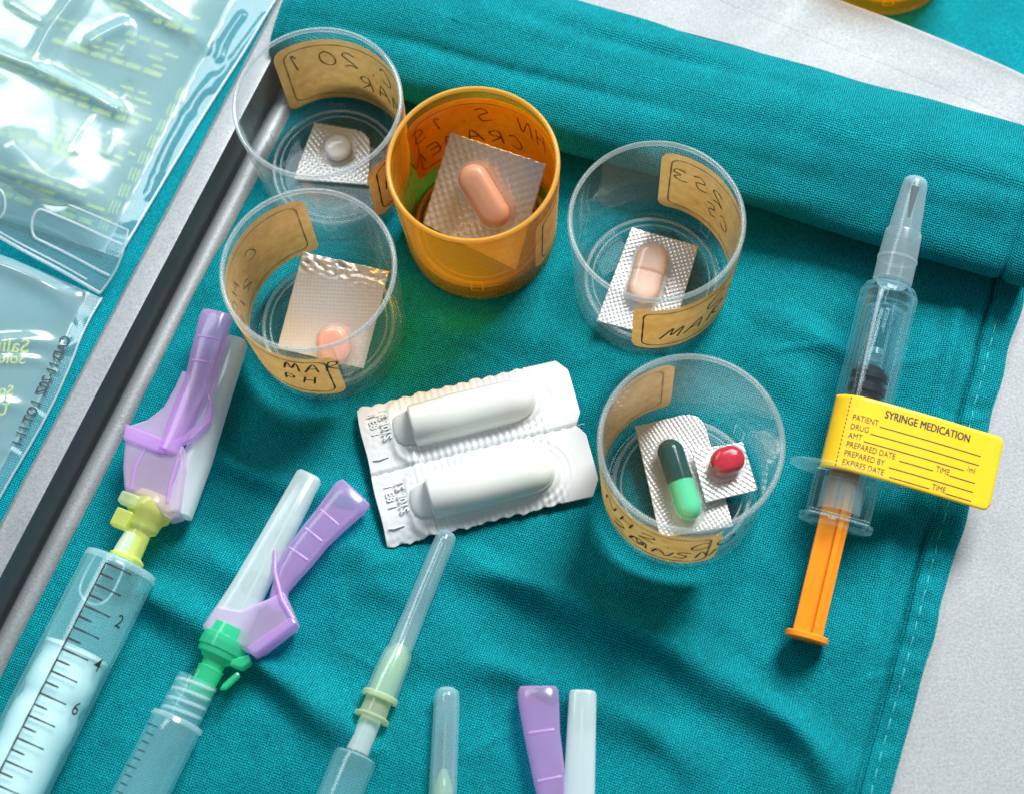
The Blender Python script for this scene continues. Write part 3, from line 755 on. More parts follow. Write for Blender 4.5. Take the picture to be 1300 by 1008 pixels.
ZF = 4.5
blister('silver foil piece with a round white tablet in the clear cup by the rim', [at(399, 156, ZF + .4), at(472, 168, ZF + .4), at(468, 236, ZF + .4), at(372, 228, ZF + .4)],
        1.25, 0.28, dict(px=(430, 192), half=0.0, r=3.7, h=3.0, mat='pill_white', flat=2.6), round_=(0, 4.5, 0, 0))
B_tl, B_tr, B_bl = at(384, 320, 15), at(494, 345, 17), at(352, 442, 6)
blister('large tilted foil piece with torn top edge and a coral tablet half hidden', [B_tl, B_tr, B_tr + B_bl - B_tl, B_bl],
        0.95, 0.12, dict(px=(427, 440), px2=(430, 460), half=1.0, r=4.2, h=4.2, mat='pill_coral'), foil='foil_matte', crumple=1.0, emb_ang=10)
C_tl, C_tr, C_bl = at(571, 168, 25), at(694, 209, 25), at(537, 285, 12)
blister('coarsely embossed foil piece with a salmon caplet leaning in the amber cup', [C_tl, C_tr, C_tr + C_bl - C_tl + np.array([-1.0, -3.0, -1.5]), C_bl],
        1.75, 0.42, dict(px=(618, 249), px2=(640, 285), half=5.0, r=4.0, h=5.6, mat='pill_salmon'), emb_ang=38)
D_tl, D_tr, D_br, D_bl = at(802, 289, ZF + 1), at(887, 313, ZF + .5), at(852, 432, ZF), at(757, 408, ZF + .3)
blister('finely dotted foil piece with a scored pale pink caplet in the right clear cup', [D_tl, D_tr, D_br, D_bl],
        1.05, 0.26, dict(px=(822, 352), px2=(812, 390), half=4.3, r=4.2, h=4.6, mat='pill_pink', score=True), emb_ang=30)
blister('rounded foil piece with a two-tone green capsule lying lengthwise in the lower cup', [at(806, 541, ZF + .3), at(890, 521, ZF + .3), at(931, 668, ZF + .3), at(838, 682, ZF + .3)],
        1.0, 0.18, dict(px=(862, 614), px2=(848, 570), half=7.3, r=3.35, h=6.7, kind='capsule', mats=('caps_dark', 'caps_light')), round_=(0, 4.5, 0, 0), emb_ang=20)
blister('small square foil piece with a glossy red oval pill in the lower cup', [at(877, 571, ZF + 3.2), at(943, 561, ZF + 2.2), at(962, 622, ZF + 2.0), at(896, 638, ZF + 3.0)],
        1.15, 0.3, dict(px=(921, 589), px2=(940, 583), half=0.9, r=3.5, h=5.2, mat='pill_red', flat=2.0), emb_ang=45)

# ------------------------------------------------------------------ suppository strip
s0 = at(474.4, 602, 4.9); s1 = at(728, 539, 4.9)
strip = thing('suppository_strip', 'white plastic strip of two bullet-shaped suppositories with crimped edges', 'suppository pack', frame(s0, s1 - s0))
bul = [(12.0, 44.6, 9.6), (12.2, 44.6, -10.0)]
outline_top = lambda x: 18.4 + 0.35 * math.sin(x * 0.35) + (0.25 if math.sin(x * 1.1) > 0.6 else 0)
NX, NY = 330, 130
v = []
for i in range(NX + 1):
    x0 = i / NX
    for j in range(NY + 1):
        q = -1 + 2 * j / NY
        xl = -0.8 + 0.15 * math.sin(q * 7)
        # right edge: two chamfered tabs with a notch between them
        aq = abs(q)
        xr = 54.6 - max(0, 0.16 - aq) / 0.16 * 1.8 - max(0, aq - 0.80) / 0.20 * 2.4
        x = xl + (xr - xl) * x0
        y = q * (18.7 if q < 0 else 18.9) + (0.22 * math.sin(x * 1.7) + 0.3 * (1 if math.sin(x * 0.43 + q) > 0.8 else 0)) * (aq > 0.97) * (x < 44) * (-1 if q < 0 else 1)
        z = 0.0
        # crimp ridges
        lane = min(abs(y - bul[0][2]), abs(y - bul[1][2]))
        rz = min(1, max(0, (lane - 4.6) / 0.8)) * min(1, max(0, (x - 8.5) / 1.5)) * min(1, max(0, (47 - x) / 2))
        z += 0.20 * rz * (0.5 + 0.5 * math.sin(2 * PI * x / 1.72))
        for x1_, x2_, yc in bul:       # shoulder where the film rises to the shells
            dd = math.hypot(max(x1_ - x, 0, x - (x2_ - 4.8)), y - yc) if x > x1_ else math.hypot(x1_ - x, max(abs(y - yc) - 4.0, 0))
            z += 0.9 * math.exp(-(max(dd - 4.8, 0) / 1.2) ** 2)
            dr_ = math.hypot(x - (x2_ - 4.8), y - yc)
            if x > x2_ - 4.8: z += 0.13 * math.sin((dr_ - 5) * 3.4) * math.exp(-((dr_ - 7.2) / 2.0) ** 2)
        z -= 0.5 * math.exp(-(y / 0.5) ** 2)
        z += 0.5 * mnoise.noise((x * 0.09, y * 0.09, 0.5)) - 2.6 * max(0, aq - 0.55) ** 2 * 4 - (x - 26) ** 2 * 0.0012
        if x < 9: z += 0.10 * mnoise.noise((x * 0.8, y * 0.8, 3.0))
        v.append((x, y, z))
film = mesh('film', v, [f for f in grid_faces(NX + 1, NY + 1)], M['strip'], strip)
film.data.flip_normals()
sd = film.modifiers.new('thickness', 'SOLIDIFY'); sd.thickness = 0.3 * MM; sd.offset = -1
def strip_z(x, y):
    return v[min(NX, max(0, int((x + 0.8) / 55.4 * NX))) * (NY + 1) + min(NY, max(0, int((y / 18.8 + 1) / 2 * NY)))][2]
for x1_, x2_, yc in bul:
    R = 5.45
    pr = [(x1_, 0.0), (x1_, R - 0.9), (x1_ + 0.15, R - 0.3), (x1_ + 0.7, R + 0.05), (x1_ + 12, R + 0.25), (x2_ - R - 3, R + 0.1)]
    pr += [(x2_ - R - 1.5 + (R + 1.5) * math.sin(t), R * math.cos(t) ** 0.9) for t in np.linspace(0.05, PI / 2 - 0.03, 14)] + [(x2_, 0)]
    mesh('shell', *lathe(pr, 64, 'x', cy=yc, cz=1.2), M['bullet'], strip)
    # tapered fill neck pressed into the film behind the flat end
    sec = [(x1_ - 4.6, yc + .2, 0.5, 1.8, 0.4, 2), (x1_ - 4.2, yc + .2, 0.6, 3.2, 0.6, 2), (x1_ - 3, yc, 0.7, 4.0, 1.0, 2), (x1_ - 0.1, yc, 0.7, 4.7, 1.9, 2)]
    mesh('fill_neck', *loft(sec, 28), M['strip_neck'], strip)
    for tx, xx, yy in (('1 E8 1', 1.8, yc + 6.8), ('15 301S', 4.6, yc + 6.9)):
        text_mesh('embossed_text', tx, 2.9, M['strip'], film, T(xx, yy, max(strip_z(xx + q_, yc + w_) for q_ in (0, 2) for w_ in (-6, 0, 6)) + 0.05, -PI / 2), xs=0.9, extrude=0.11, bold=0.02)
x = 0.5
while x < 53.5:
    q = prism([(x, -0.09), (x + 1.8, -0.09), (x + 1.8, 0.09), (x, 0.09)], strip_z(x + .9, 0) + .02, strip_z(x + .9, 0) + 0.14)
    mesh('perforation', *q, M['perforation'], film); x += 3.1
for yy in (3.8, -14.4):
    mesh('tear_mark', *tube([(0.6, yy, strip_z(1, yy) + .25), (2.0, yy - .3, strip_z(2, yy) + .3), (4.6, yy - .1, strip_z(4, yy) + .25)], 0.22, 6), M['strip'], film)

# ------------------------------------------------------------------ prefilled syringe with flag label
p0 = at(1024, 808, 6.4); p1 = at(1163, 218, 22.6)
pf = thing('prefilled_syringe', 'clear prefilled syringe with orange plunger and yellow medication label, cap on the roll', 'syringe', frame(p0, p1 - p0))
def L2(px, py, A=p0, B=p1):      # pixel -> x, y in the plane through the syringe's axis
    X = (B - A) / np.linalg.norm(B - A); Y = np.cross([0, 0, 1], X); Y /= np.linalg.norm(Y); Nn = np.cross(X, Y)
    d = ray(px, py); t = ((A - CAM) @ Nn) / (d @ Nn); Q = CAM + d * t - A
    return Q @ X, Q @ Y
o = mesh('thumb_disc', *lathe([(-0.9, 0), (-0.9, 4.9), (-0.6, 5.3), (0.5, 5.3), (0.8, 4.9), (0.8, 0)], 48, 'x'), M['orange'], pf)
# plunger rod: cross of two webs
rod = join(box(0.7, 52, -3.6, 3.6, -1.0, 1.0), box(0.7, 52, -2.3, -0.9, -3.2, 2.6))
bevel(mesh('plunger_rod', *rod, M['orange'], pf, smooth=False), 0.25)
for xx, tx in ((13.5, 'MIN'), (22, 'MAX')):
    pass
# guard body: outer sleeve and inner barrel, each a shell
yo = -0.5
def shell_x(prof, t, n=56, cy=0.0, cz=0.0, sq=1.0):
    out = prof; inn = [(x, r - t) for x, r in reversed(prof)]
    return lathe(out + inn + [prof[0]], n, 'x', sq, cy, cz)
mesh('outer_sleeve', *shell_x([(41, 7.1), (60, 7.1), (84, 7.1), (86.5, 7.1), (88.3, 6.9), (89.6, 6.2), (90.2, 5.0)], 0.8, cy=yo), M['glass'], pf)
mesh('shoulder_ring', *shell_x([(85.0, 7.25), (87.6, 7.25)], 1.6, cy=yo), M['glass'], pf)
mesh('inner_barrel', *shell_x([(33, 5.2), (60, 5.2), (82.5, 5.2), (84.0, 4.6), (85, 2.4), (91, 2.0)], 0.9, cy=yo), M['glass'], pf)
mesh('liquid', *lathe([(69.2, 0), (69.2, 4.1), (82, 4.1), (83.4, 3.0), (83.4, 0)], 40, 'x', cy=yo), M['glass'], pf)
stp = [(54, 0), (54, 4.75), (60.0, 4.75), (60.4, 3.8), (61.4, 3.8), (61.8, 4.75), (63.4, 4.75), (63.8, 3.8), (64.8, 3.8), (65.2, 4.75), (66.6, 4.75), (67.0, 4.0), (68, 3.4), (68.8, 1.6), (69, 0)]
mesh('rubber_stopper', *lathe(stp, 40, 'x', cy=yo), M['rubber'], pf)
for ry in (3.4, -4.6):   # spring clips running along the sleeve
    bevel(mesh('sleeve_rib', *box(46, 83, yo + ry - .35, yo + ry + .35, 3.6, 4.9), M['glass'], pf, smooth=False), 0.2)
mesh('bubble', *lathe([(70.0, 0), (70.2, 1.4), (71.6, 2.2), (73.2, 1.6), (73.8, 0)], 28, 'x', cy=yo, cz=1.0), M['frost'], pf)
# flange, collar and end plate
mesh('finger_flange', *loft([(40.2, yo, 0, 13.2, 7.4, 2.2), (40.5, yo, 0, 14.2, 8.2, 2.2), (41.4, yo, 0, 14.2, 8.2, 2.2), (41.8, yo, 0, 13.2, 7.5, 2.2)], 64), M['glass'], pf)
cs = join(box(29, 40, yo - 7.6, yo - 6.7, -4.5, 4.5), box(29, 40, yo + 6.7, yo + 7.6, -4.5, 4.5), box(29, 40, yo - 7.6, yo + 7.6, 4.6, 5.3), box(29, 40, yo + 1.2, yo + 1.8, 5.4, 5.9), box(29, 30, yo - 7.6, yo + 7.6, 5.4, 5.9))
bevel(mesh('collar', *cs, M['glass'], pf, smooth=False), 0.3)
mesh('end_plate', *loft([(27.6, yo, 0, 8.0, 5.6, 2.6), (27.9, yo, 0, 9.0, 6.4, 2.6), (29.2, yo, 0, 9.0, 6.4, 2.6), (29.5, yo, 0, 8.2, 5.8, 2.6)], 48), M['glass'], pf)
mesh('inner_collar', *lathe([(31.5, 3.8), (31.5, 5.3), (39, 5.3), (39, 3.8)], 40, 'x', cy=yo), M['frost'], pf)
mesh('rivet', *lathe([(28.6, 0.2), (28.6, 0.9), (28.9, 1.0)], 20, 'x', cy=1.0, cz=5.4), M['frost'], pf)
# tip cap
cp = [(91.0, 4.4), (91.4, 4.9), (93, 4.9), (97, 4.9), (104.2, 4.6), (104.6, 4.5), (104.8, 4.05), (112, 3.6), (117.6, 3.15), (118.8, 2.9), (119.4, 2.3), (119.5, 0)]
mesh('tip_cap', *lathe(cp, 48, 'x', cy=yo), M['frost'], pf)
mesh('cap_collar', *lathe([(90.2, 2.0), (90.2, 3.6), (92, 4.2)], 40, 'x', cy=yo), M['frost'], pf)
mesh('cap_band', *lathe([(96.8, 4.92), (96.9, 5.05), (97.5, 5.05), (97.6, 4.9)], 48, 'x', cy=yo), M['frost'], pf)
sv = []
for xx, hw_, rr in ((107.5, 0.25, 3.9), (110, 0.5, 3.74), (113, 0.75, 3.54), (116.2, 1.0, 3.3)):
    for kk_ in range(7):
        a_ = (kk_ / 6 * 2 - 1) * hw_ / rr; sv.append((xx, yo + (rr + .06) * math.sin(a_), (rr + .06) * math.cos(a_)))
mesh('cap_slot', sv, grid_faces(4, 7), principled('slot_shade', (0.03, 0.055, 0.07), 0.6), pf)  # dark strip laid on the cap, the slot's inner shade as colour
# yellow flag label wrapped over the sleeve
lab_c = [L2(1055, 498), L2(1268, 553), L2(1250, 641), L2(1038, 590)]
ny, nx = 60, 24
def lab_pt(a, b):
    """a: 0..1 from the wrapped edge to the free end, b: 0..1 along the syringe axis; sleeve radius 7.3"""
    r = 7.45; arc = r * 1.45
    s = a * 44.2
    th = PI / 2 - 1.25 + s / r
    if th < PI / 2 + 0.12: y = yo + r * math.cos(th); z = r * math.sin(th)
    else:
        th0 = PI / 2 + 0.12; d = (th - th0) * r
        y = yo + r * math.cos(th0) - d * math.cos(0.12); z = r * math.sin(th0) - d * math.sin(0.12) - 0.0012 * d * d * (1 + 0.6 * b) + 0.35 * math.sin(d * 0.16) * (d / 35) + 0.9 * (d / 35) ** 2 * (b - 0.5)
    return (40.6 + 18.6 * b - 0.2 + (0.0 * y), y, z)
v = []
for i in range(ny + 1):
    a = i / ny
    for j in range(nx + 1):
        b = j / nx
        d = (1 - a) * 44.2; r = 1.6
        cut = 0 if d > r else r - math.sqrt(max(0, r * r - (r - d) ** 2))
        bb = b * (1 - 2 * cut / 18.6) + cut / 18.6
        v.append(lab_pt(a, bb))
lf = mesh('flag_label', v, grid_faces(ny + 1, nx + 1), M['yellow'], pf)
sd = lf.modifiers.new('thickness', 'SOLIDIFY'); sd.thickness = 0.09 * MM; sd.offset = 0
def on_label(o, lift=0.12):
    """bend a flat print (x = along label from its wrapped edge, y = from its bottom edge, metres) on to the label"""
    for vt in o.data.vertices:
        a = vt.co.x / MM / 44.2; b = vt.co.y / MM / 18.6; e = 0.01
        p = Vector(lab_pt(a, b)); pa = Vector(lab_pt(a + e, b)); pb = Vector(lab_pt(a, b + e))
        nrm = (pb - p).cross(pa - p).normalized()
        if nrm.z < 0: nrm = -nrm
        vt.co = (p + nrm * lift) * MM
    o.data.update()
def lab_text(txt, x, y, size, bold=0.0, xs=0.78):
    on_label(text_mesh('print', txt, size, M['print'], lf, T(x, y, 0), bold=bold, xs=xs))
def lab_line(x0_, x1_, y, w=0.22):
    V = []; k = 24
    for i in range(k + 1):
        xx = x0_ + (x1_ - x0_) * i / k; V += [(xx, y - w / 2, 0), (xx, y + w / 2, 0)]
    on_label(mesh('rule', V, [(2 * i, 2 * i + 2, 2 * i + 3, 2 * i + 1) for i in range(k)], M['print'], lf))
X0 = 6.9
for o_ in (0, 0.13): lab_text('SYRINGE MEDICATION', X0 + 7.4 + o_, 15.0, 2.75, 0.0, 0.76)
for tx, yy, x0_, x1_ in (('PATIENT', 12.55, 6.9, 32.5), ('DRUG', 10.25, 5.0, 32.5), ('AMT', 8.0, 3.9, 29.2), ('PREPARED DATE', 5.75, 13.3, 21.9), ('PREPARED BY', 3.5, 11.2, 32.5), ('EXPIRES DATE', 1.25, 11.8, 21.9)):
    lab_text(tx, X0, yy, 2.05, 0.0, 0.80)
    lab_line(X0 + x0_, X0 + x1_, yy - 0.05)
for yy in (5.75, 1.25):
    lab_text('TIME', X0 + 22.4, yy, 2.05, 0.0, 0.80); lab_line(X0 + 26.0, X0 + 32.5, yy - 0.05)
lab_text('/ml', X0 + 29.8, 8.0, 2.0, 0.0, 0.85)
for k in range(17):
    yy = 0.6 + k * 1.06
    on_label(mesh('perforation_dash', [(5.4, yy, 0), (5.65, yy, 0), (5.65, yy + .55, 0), (5.4, yy + .55, 0)], [(0, 1, 2, 3)], M['print'], lf))

# ------------------------------------------------------------------ hypodermic pieces
def tick_mesh(name, s_pts, r, mt, parent, w=0.28, lift=0.12):
    """list of polylines ((x, arc)) laid on a barrel of radius r around x"""
    V, Fc = [], []
    for line in s_pts:
        rv, rf = ribbon(dense(line, 0.7, False) + [np.array(line[-1])], w); o = len(V)
        for x, s in rv:
            a = s / r; V.append((x, (r + lift) * math.sin(a), (r + lift) * math.cos(a)))
        Fc += [tuple(i + o for i in q) for q in rf]
    return mesh(name, V, Fc, mt, parent)
def shield_arm(parent, secs, ribs, mt='purple'):
    a = mesh('shield_arm', *path_loft(secs, 28), M[mt], parent)
    for x, y, z, h, hw in ribs:
        nx_, ny_ = -math.sin(h), math.cos(h)
        mesh('rib', *tube([(x + nx_ * hw, y + ny_ * hw, z - .3), (x + nx_ * hw * .5, y + ny_ * hw * .5, z), (x - nx_ * hw * .5, y - ny_ * hw * .5, z), (x - nx_ * hw, y - ny_ * hw, z - .3)], 0.32, 8), M['purple_pale'], a)
    return a

# --- ten ml syringe with lime safety needle, left
ax = math.radians(61.5); d3 = np.array([math.cos(ax), math.sin(ax), 0.0])
so = at(155, 714, 9.6)
sy = thing('large_syringe', 'large clear syringe with black millilitre scale and white plunger, along the left edge', 'syringe', frame(so, d3))
RB = 9.2
mesh('barrel', *shell_x([(-75, RB), (-40, RB), (-1.6, RB), (-0.6, RB - .25), (0, RB - .9)], 0.9, 72), M['barrel'], sy)
mesh('barrel_end', *lathe([(-0.3, RB - .7), (0.1, RB - 1.2), (0.2, 2.6), (0.2, 0)], 60, 'x'), M['barrel'], sy)
mesh('end_band', *lathe([(-1.8, RB + .02), (-1.7, RB + .2), (-0.2, RB - .1), (0.15, RB - .9)], 72, 'x'), M['frost'], sy)
mesh('nozzle', *lathe([(0.1, 2.9), (4, 2.7), (7.5, 2.4)], 36, 'x', cy=0.6), M['frost_needle'], sy)
loop = [(-0.6, 4.6), (-6, 5.0), (-10.5, 4.2), (-12.5, 1.0), (-12, -2.2), (-9, -3.6), (-4, -3.6), (-0.6, -3.2)]
mesh('inner_lip', *tube([(p[0], p[1], math.sqrt(max(1, (RB - 1.4) ** 2 - p[1] ** 2))) for p in smooth_line(loop, 5)], 0.32, 8), M['bag_line'], sy)
# plunger head seen through the barrel, wavy shoulders
pp = [(-22.6, 0), (-22.8, 5.0), (-23.4, 8.1), (-24.2, 8.2), (-24.6, 7.8), (-27, 7.7), (-30.5, 8.0), (-34.0, 8.1), (-35.4, 7.5), (-37, 7.2), (-39.5, 7.9), (-43, 8.1), (-47, 7.6), (-52, 7.9), (-75, 7.8)]
mesh('plunger', *lathe(pp, 60, 'x'), M['plunger'], sy)
ticks = []; a_main = -3.0
def arc(y): return -RB * math.asin(max(-1, min(1, y / RB)))      # local y -> arc (positive to -y)
mn = arc(0.4)
lines = [[(-2.6, mn), (-70, mn)]]
PT = 5.71
k = 0
for k in range(0, 24):
    x = -2.6 - k * PT / 2 * 0.98
    lines.append([(x, mn - 0.12), (x, mn + (6.8 if k % 2 == 0 else 3.4))])
tick_mesh('scale', lines, RB, M['ink'], sy, 0.48)
for k, tx in ((4, '2'), (8, '4'), (12, '6')):
    x = -2.6 - k * PT / 2 * 0.98
    t = text_mesh('scale_number', tx, 4.6, M['ink'], sy, Matrix.Identity(4), xs=0.9, bold=0.02)
    for vt in t.data.vertices:      # wrap: text's right runs to -y, its up along +x
        s = mn + 8.6 + vt.co.x / MM; xx = x - 1.4 + vt.co.y / MM; a = s / RB
        vt.co = Vector((xx, (RB + .14) * math.sin(a), (RB + .14) * math.cos(a))) * MM
    # the arc grows towards -y
    for vt in t.data.vertices: vt.co.y = -vt.co.y
    t.data.flip_normals()
sc = [o for o in sy.children if o.name.startswith('scale') and not o.name.startswith('scale_number')][0]
for vt in sc.data.vertices: vt.co.y = -vt.co.y

# --- lime hub safety needle
n0 = at(166, 698, 9.2); n1 = at(300, 425, 7.5)
ndl = thing('safety_needle', 'safety needle with lime hub and closed lilac shield on the large syringe', 'needle', frame(n0, n1 - n0), 'needles with lilac safety shields')
l2 = lambda x, y: L2(x, y, n0, n1)
mesh('hub', *lathe([(-2.8, 0), (-2.8, 4.4), (-2.2, 4.6), (-1.9, 4.3), (-1.2, 3.3), (5.0, 3.0), (5.6, 4.0), (6.4, 4.2), (8.2, 4.4), (9.4, 5.6), (11, 6.0), (13.5, 5.6), (15, 4.6), (15, 0)], 44, 'x', 0.85), M['lime'], ndl)
bevel(mesh('hub_lug', *box(3.5, 8.2, 2.2, 6.6, 1.5, 4.5), M['lime'], ndl, smooth=False), 0.5)
bevel(mesh('hub_lug', *box(9.2, 12.2, 2.0, 7.0, 2.2, 5.6), M['lime_pale'], ndl, smooth=False), 0.5)
o = [l2(*p) for p in [(165, 546), (238, 572), (240, 600), (232, 655), (215, 660), (190, 640), (163, 628), (161, 600)]]
hb = mesh('shield_base', *prism(o, -4.6, 4.8), M['purple_pale'], ndl, smooth=False); bevel(hb, 1.0, 3)
o = [l2(*p) for p in [(166, 547), (222, 569), (214, 585), (163, 566)]]
bevel(mesh('hinge', *prism(o, 4.9, 6.0), M['purple'], ndl, smooth=False), 0.4)
sh = [(9, 2.6, 3.2), (24, 3.3, 3.9), (40, 3.1, 3.6), (62.5, 2.9, 3.3), (63.2, 2.5, 2.9)]
q0 = l2(226, 652); q1 = l2(300, 430); hd = math.atan2(q1[1] - q0[1], q1[0] - q0[0])
secs = [(q0[0] + (q1[0] - q0[0]) * t, q0[1] + (q1[1] - q0[1]) * t, -1.2, hd, w, hgt, 3.2) for t, w, hgt in ((0, 3.2, 3.2), (0.3, 3.6, 3.8), (0.65, 3.1, 3.5), (0.985, 2.9, 3.2), (1.0, 2.5, 2.8))]
mesh('needle_sheath', *path_loft(secs, 28), M['frost_needle'], ndl)
mesh('needle', *tube([(14, q0[1] * .4, -0.6), (58, q1[1] * .95, -1.2)], 0.45, 8), M['steel'], ndl)
# saddle that flares from the hinge to the arm, then the arm itself
pts = [((219, 580), 2.6, 2.4, 4.4), ((229, 556), 2.9, 2.5, 4.0), ((242, 522), 3.5, 2.3, 3.5), ((256, 496), 4.0, 2.4, 3.4), ((262, 470), 3.9, 2.7, 3.4), ((270, 440), 4.1, 2.9, 3.4), ((277, 412), 4.2, 3.0, 3.4), ((279, 406), 3.8, 2.6, 3.4)]
ctr = [l2(*p[0]) for p in pts]
secs = []
for i, (p, hw, hh, zc) in enumerate(pts):
    a = ctr[max(i - 1, 0)]; b = ctr[min(i + 1, len(pts) - 1)]
    secs.append((ctr[i][0], ctr[i][1], zc, math.atan2(b[1] - a[1], b[0] - a[0]), hw, hh, 2.8))
arm = shield_arm(ndl, secs, [(ctr[4][0], ctr[4][1], 6.1, secs[4][3], 2.6), (ctr[5][0], ctr[5][1], 6.3, secs[5][3], 2.6)])
o = [l2(*p) for p in [(222, 568), (240, 560), (262, 540), (270, 520), (268, 505), (276, 522), (272, 545), (250, 566), (232, 574)]]
bevel(mesh('shield_wing', *prism(o, 3.2, 5.4), M['purple'], ndl, smooth=False), 0.5)
o = [l2(*p) for p in [(167, 548), (192, 540), (212, 524), (226, 500), (236, 478), (246, 482), (243, 515), (236, 545), (222, 570)]]
bevel(mesh('shield_wing', *prism(o, 2.6, 4.6), M['purple_pale'], ndl, smooth=False), 0.6)
ridge = [(*l2(232, 590), 4.9), (*l2(222, 620), 5.0), (*l2(218, 645), 4.8)]
mesh('rib', *tube(ridge, 0.5, 8), M['purple'], hb); mesh('rib', *tube([(*l2(190, 578), 4.9), (*l2(178, 600), 5.0), (*l2(172, 628), 4.8)], 0.4, 8), M['purple'], hb)

# --- green hub safety needle
n0 = at(252, 880, 6.6); n1 = at(392, 602, 5.5)
nd2 = thing('safety_needle', 'safety needle with green hub and lilac shield arm swung open', 'needle', frame(n0, n1 - n0), 'needles with lilac safety shields')
l2 = lambda x, y: L2(x, y, n0, n1)
mesh('hub', *lathe([(-1, 3.0), (5.6, 3.15), (6.6, 3.3), (6.8, 2.8), (8.4, 2.9), (8.7, 3.6), (9.6, 4.2), (9.8, 5.2), (11.2, 5.4), (11.4, 5.8), (14.6, 5.8), (14.8, 5.2), (17.5, 5.0), (17.5, 0)], 44, 'x', 0.9), M['green'], nd2)
o = [l2(*p) for p in [(284, 868), (302, 852), (306, 858), (288, 875), (279, 876)]]
bevel(mesh('hub_lug', *prism(o, -0.8, 1.2), M['green'], nd2, smooth=False), 0.5)
o = [l2(*p) for p in [(296, 838), (318, 832), (320, 843), (308, 851), (292, 846)]]
bevel(mesh('hub_lug', *prism(o, -1.5, 2.4), M['green'], nd2, smooth=False), 0.6)
q0 = l2(280, 812); q1 = l2(393, 602); hd = math.atan2(q1[1] - q0[1], q1[0] - q0[0])
secs = [(q0[0] + (q1[0] - q0[0]) * t, q0[1] + (q1[1] - q0[1]) * t, -0.8, hd, w, hgt, 3.4) for t, w, hgt in ((0, 4.6, 4.0), (0.12, 4.9, 4.2), (0.3, 4.2, 3.9), (0.6, 3.7, 3.5), (0.985, 3.3, 3.1), (1.0, 2.9, 2.7))]
mesh('needle_sheath', *path_loft(secs, 28), M['frost_needle'], nd2)
mesh('needle', *tube([(17, 0, -0.3), (56, q1[1] * .9, -0.8)], 0.45, 8), M['steel'], nd2)
o = [l2(*p) for p in [(258, 800), (278, 770), (310, 776), (345, 762), (362, 752), (374, 780), (379, 794), (352, 815), (326, 835), (312, 826), (300, 822)]]
hb = mesh('shield_base', *prism(o, -4.0, 3.4), M['purple_pale'], nd2, smooth=False); bevel(hb, 1.0, 3)
o = [l2(*p) for p in [(374, 786), (380, 796), (352, 816), (326, 836), (316, 827), (345, 806)]]
bevel(mesh('hinge', *prism(o, -1.5, 4.4), M['purple'], nd2, smooth=False), 0.5)
pts = [((352, 772), 2.2, 3.0, 0.0), ((356, 748), 2.0, 3.0, 0.0), ((366, 727), 3.2, 2.8, 0.2), ((381, 706), 3.9, 2.6, 0.3), ((400, 682), 4.0, 2.6, 0.4), ((420, 660), 4.4, 2.7, 0.4), ((440, 638), 5.2, 2.6, 0.4), ((449, 628), 5.3, 2.4, 0.4), ((452, 625), 4.8, 1.9, 0.4)]
ctr = [l2(*p[0]) for p in pts]; secs = []
for i, (p, hw, hh, zc) in enumerate(pts):
    a = ctr[max(i - 1, 0)]; b = ctr[min(i + 1, len(pts) - 1)]
    secs.append((ctr[i][0], ctr[i][1], zc, math.atan2(b[1] - a[1], b[0] - a[0]), hw, hh, 3.0))
shield_arm(nd2, secs, [(ctr[3][0], ctr[3][1], 2.9, secs[3][3], 2.8), (ctr[4][0], ctr[4][1], 3.0, secs[4][3], 2.8), (ctr[5][0], ctr[5][1], 3.0, secs[5][3], 3.0)])
mesh('rib', *tube([(*l2(352, 702), 3.0), (*l2(352, 730), 3.4), (*l2(361, 765), 3.8), (*l2(376, 790), 4.0)], 0.55, 8), M['purple'], hb)
# --- luer-lock syringe under the green hub
d2 = np.array([*(np.array(d3[:2])), 0.0]); lo = at(250, 866, 6.6)
ly = thing('luer_lock_syringe', 'clear luer lock syringe screwed to the green needle hub at the bottom left', 'syringe', frame(lo, n1 - n0))
mesh('lock_collar', *shell_x([(-9.5, 5.2), (-4, 5.1), (0.6, 5.0)], 0.7, 56), M['barrel'], ly)
tv = []
for k in range(90):
    a = 2 * PI * k / 24; tv.append((-8.5 + k * 0.1, 4.75 * math.cos(a), 4.75 * math.sin(a)))
mesh('thread', *tube(tv, 0.4, 6), M['bag_line'], ly)
mesh('barrel', *shell_x([(-60, 6.3), (-14, 6.3), (-10.8, 6.3), (-9.8, 5.8), (-9.4, 5.0)], 0.8, 64), M['barrel'], ly)
mesh('barrel_rim', *lathe([(-10.9, 6.35), (-10.6, 6.7), (-9.6, 6.3), (-9.3, 5.2)], 60, 'x'), M['frost'], ly)
mesh('nozzle', *lathe([(-9.8, 2.6), (3, 2.2)], 30, 'x'), M['glass'], ly)
tk = [[(-13.5 - k * 2.1, 2.0), (-13.5 - k * 2.1, 2.0 + (4.5 if k % 5 == 0 else 2.6))] for k in range(14)]
sc = tick_mesh('scale', tk, 6.3, M['print'], ly, 0.3)

# --- pale hub needle, centre bottom
n0 = at(474, 905, 4.2); n1 = at(568, 677, 3.6)
nd3 = thing('capped_needle', 'clear capped hypodermic needle with pale lime hub below the white strip', 'needle', frame(n0, n1 - n0))
mesh('sheath', *shell_x([(4.0, 4.0), (8, 3.9), (15.5, 3.5), (16.6, 2.95), (30, 2.75), (45, 2.6), (47.2, 2.45), (47.9, 1.7)], 0.6, 36), M['sheath_clear'], nd3)
mesh('sheath_tip', *lathe([(47.2, 0), (47.6, 1.6), (47.9, 1.8)], 30, 'x'), M['frost'], nd3)
mesh('sheath_collar', *lathe([(3.6, 3.5), (3.6, 4.5), (4.5, 4.6), (5.0, 4.1)], 36, 'x'), M['lime_pale'], nd3)
mesh('ribbed_grip', *lathe([(5.0, 3.2), (12, 3.1), (15, 2.7), (17.5, 1.6), (17.6, 0)], 36, 'x'), M['lime_pale'], nd3)
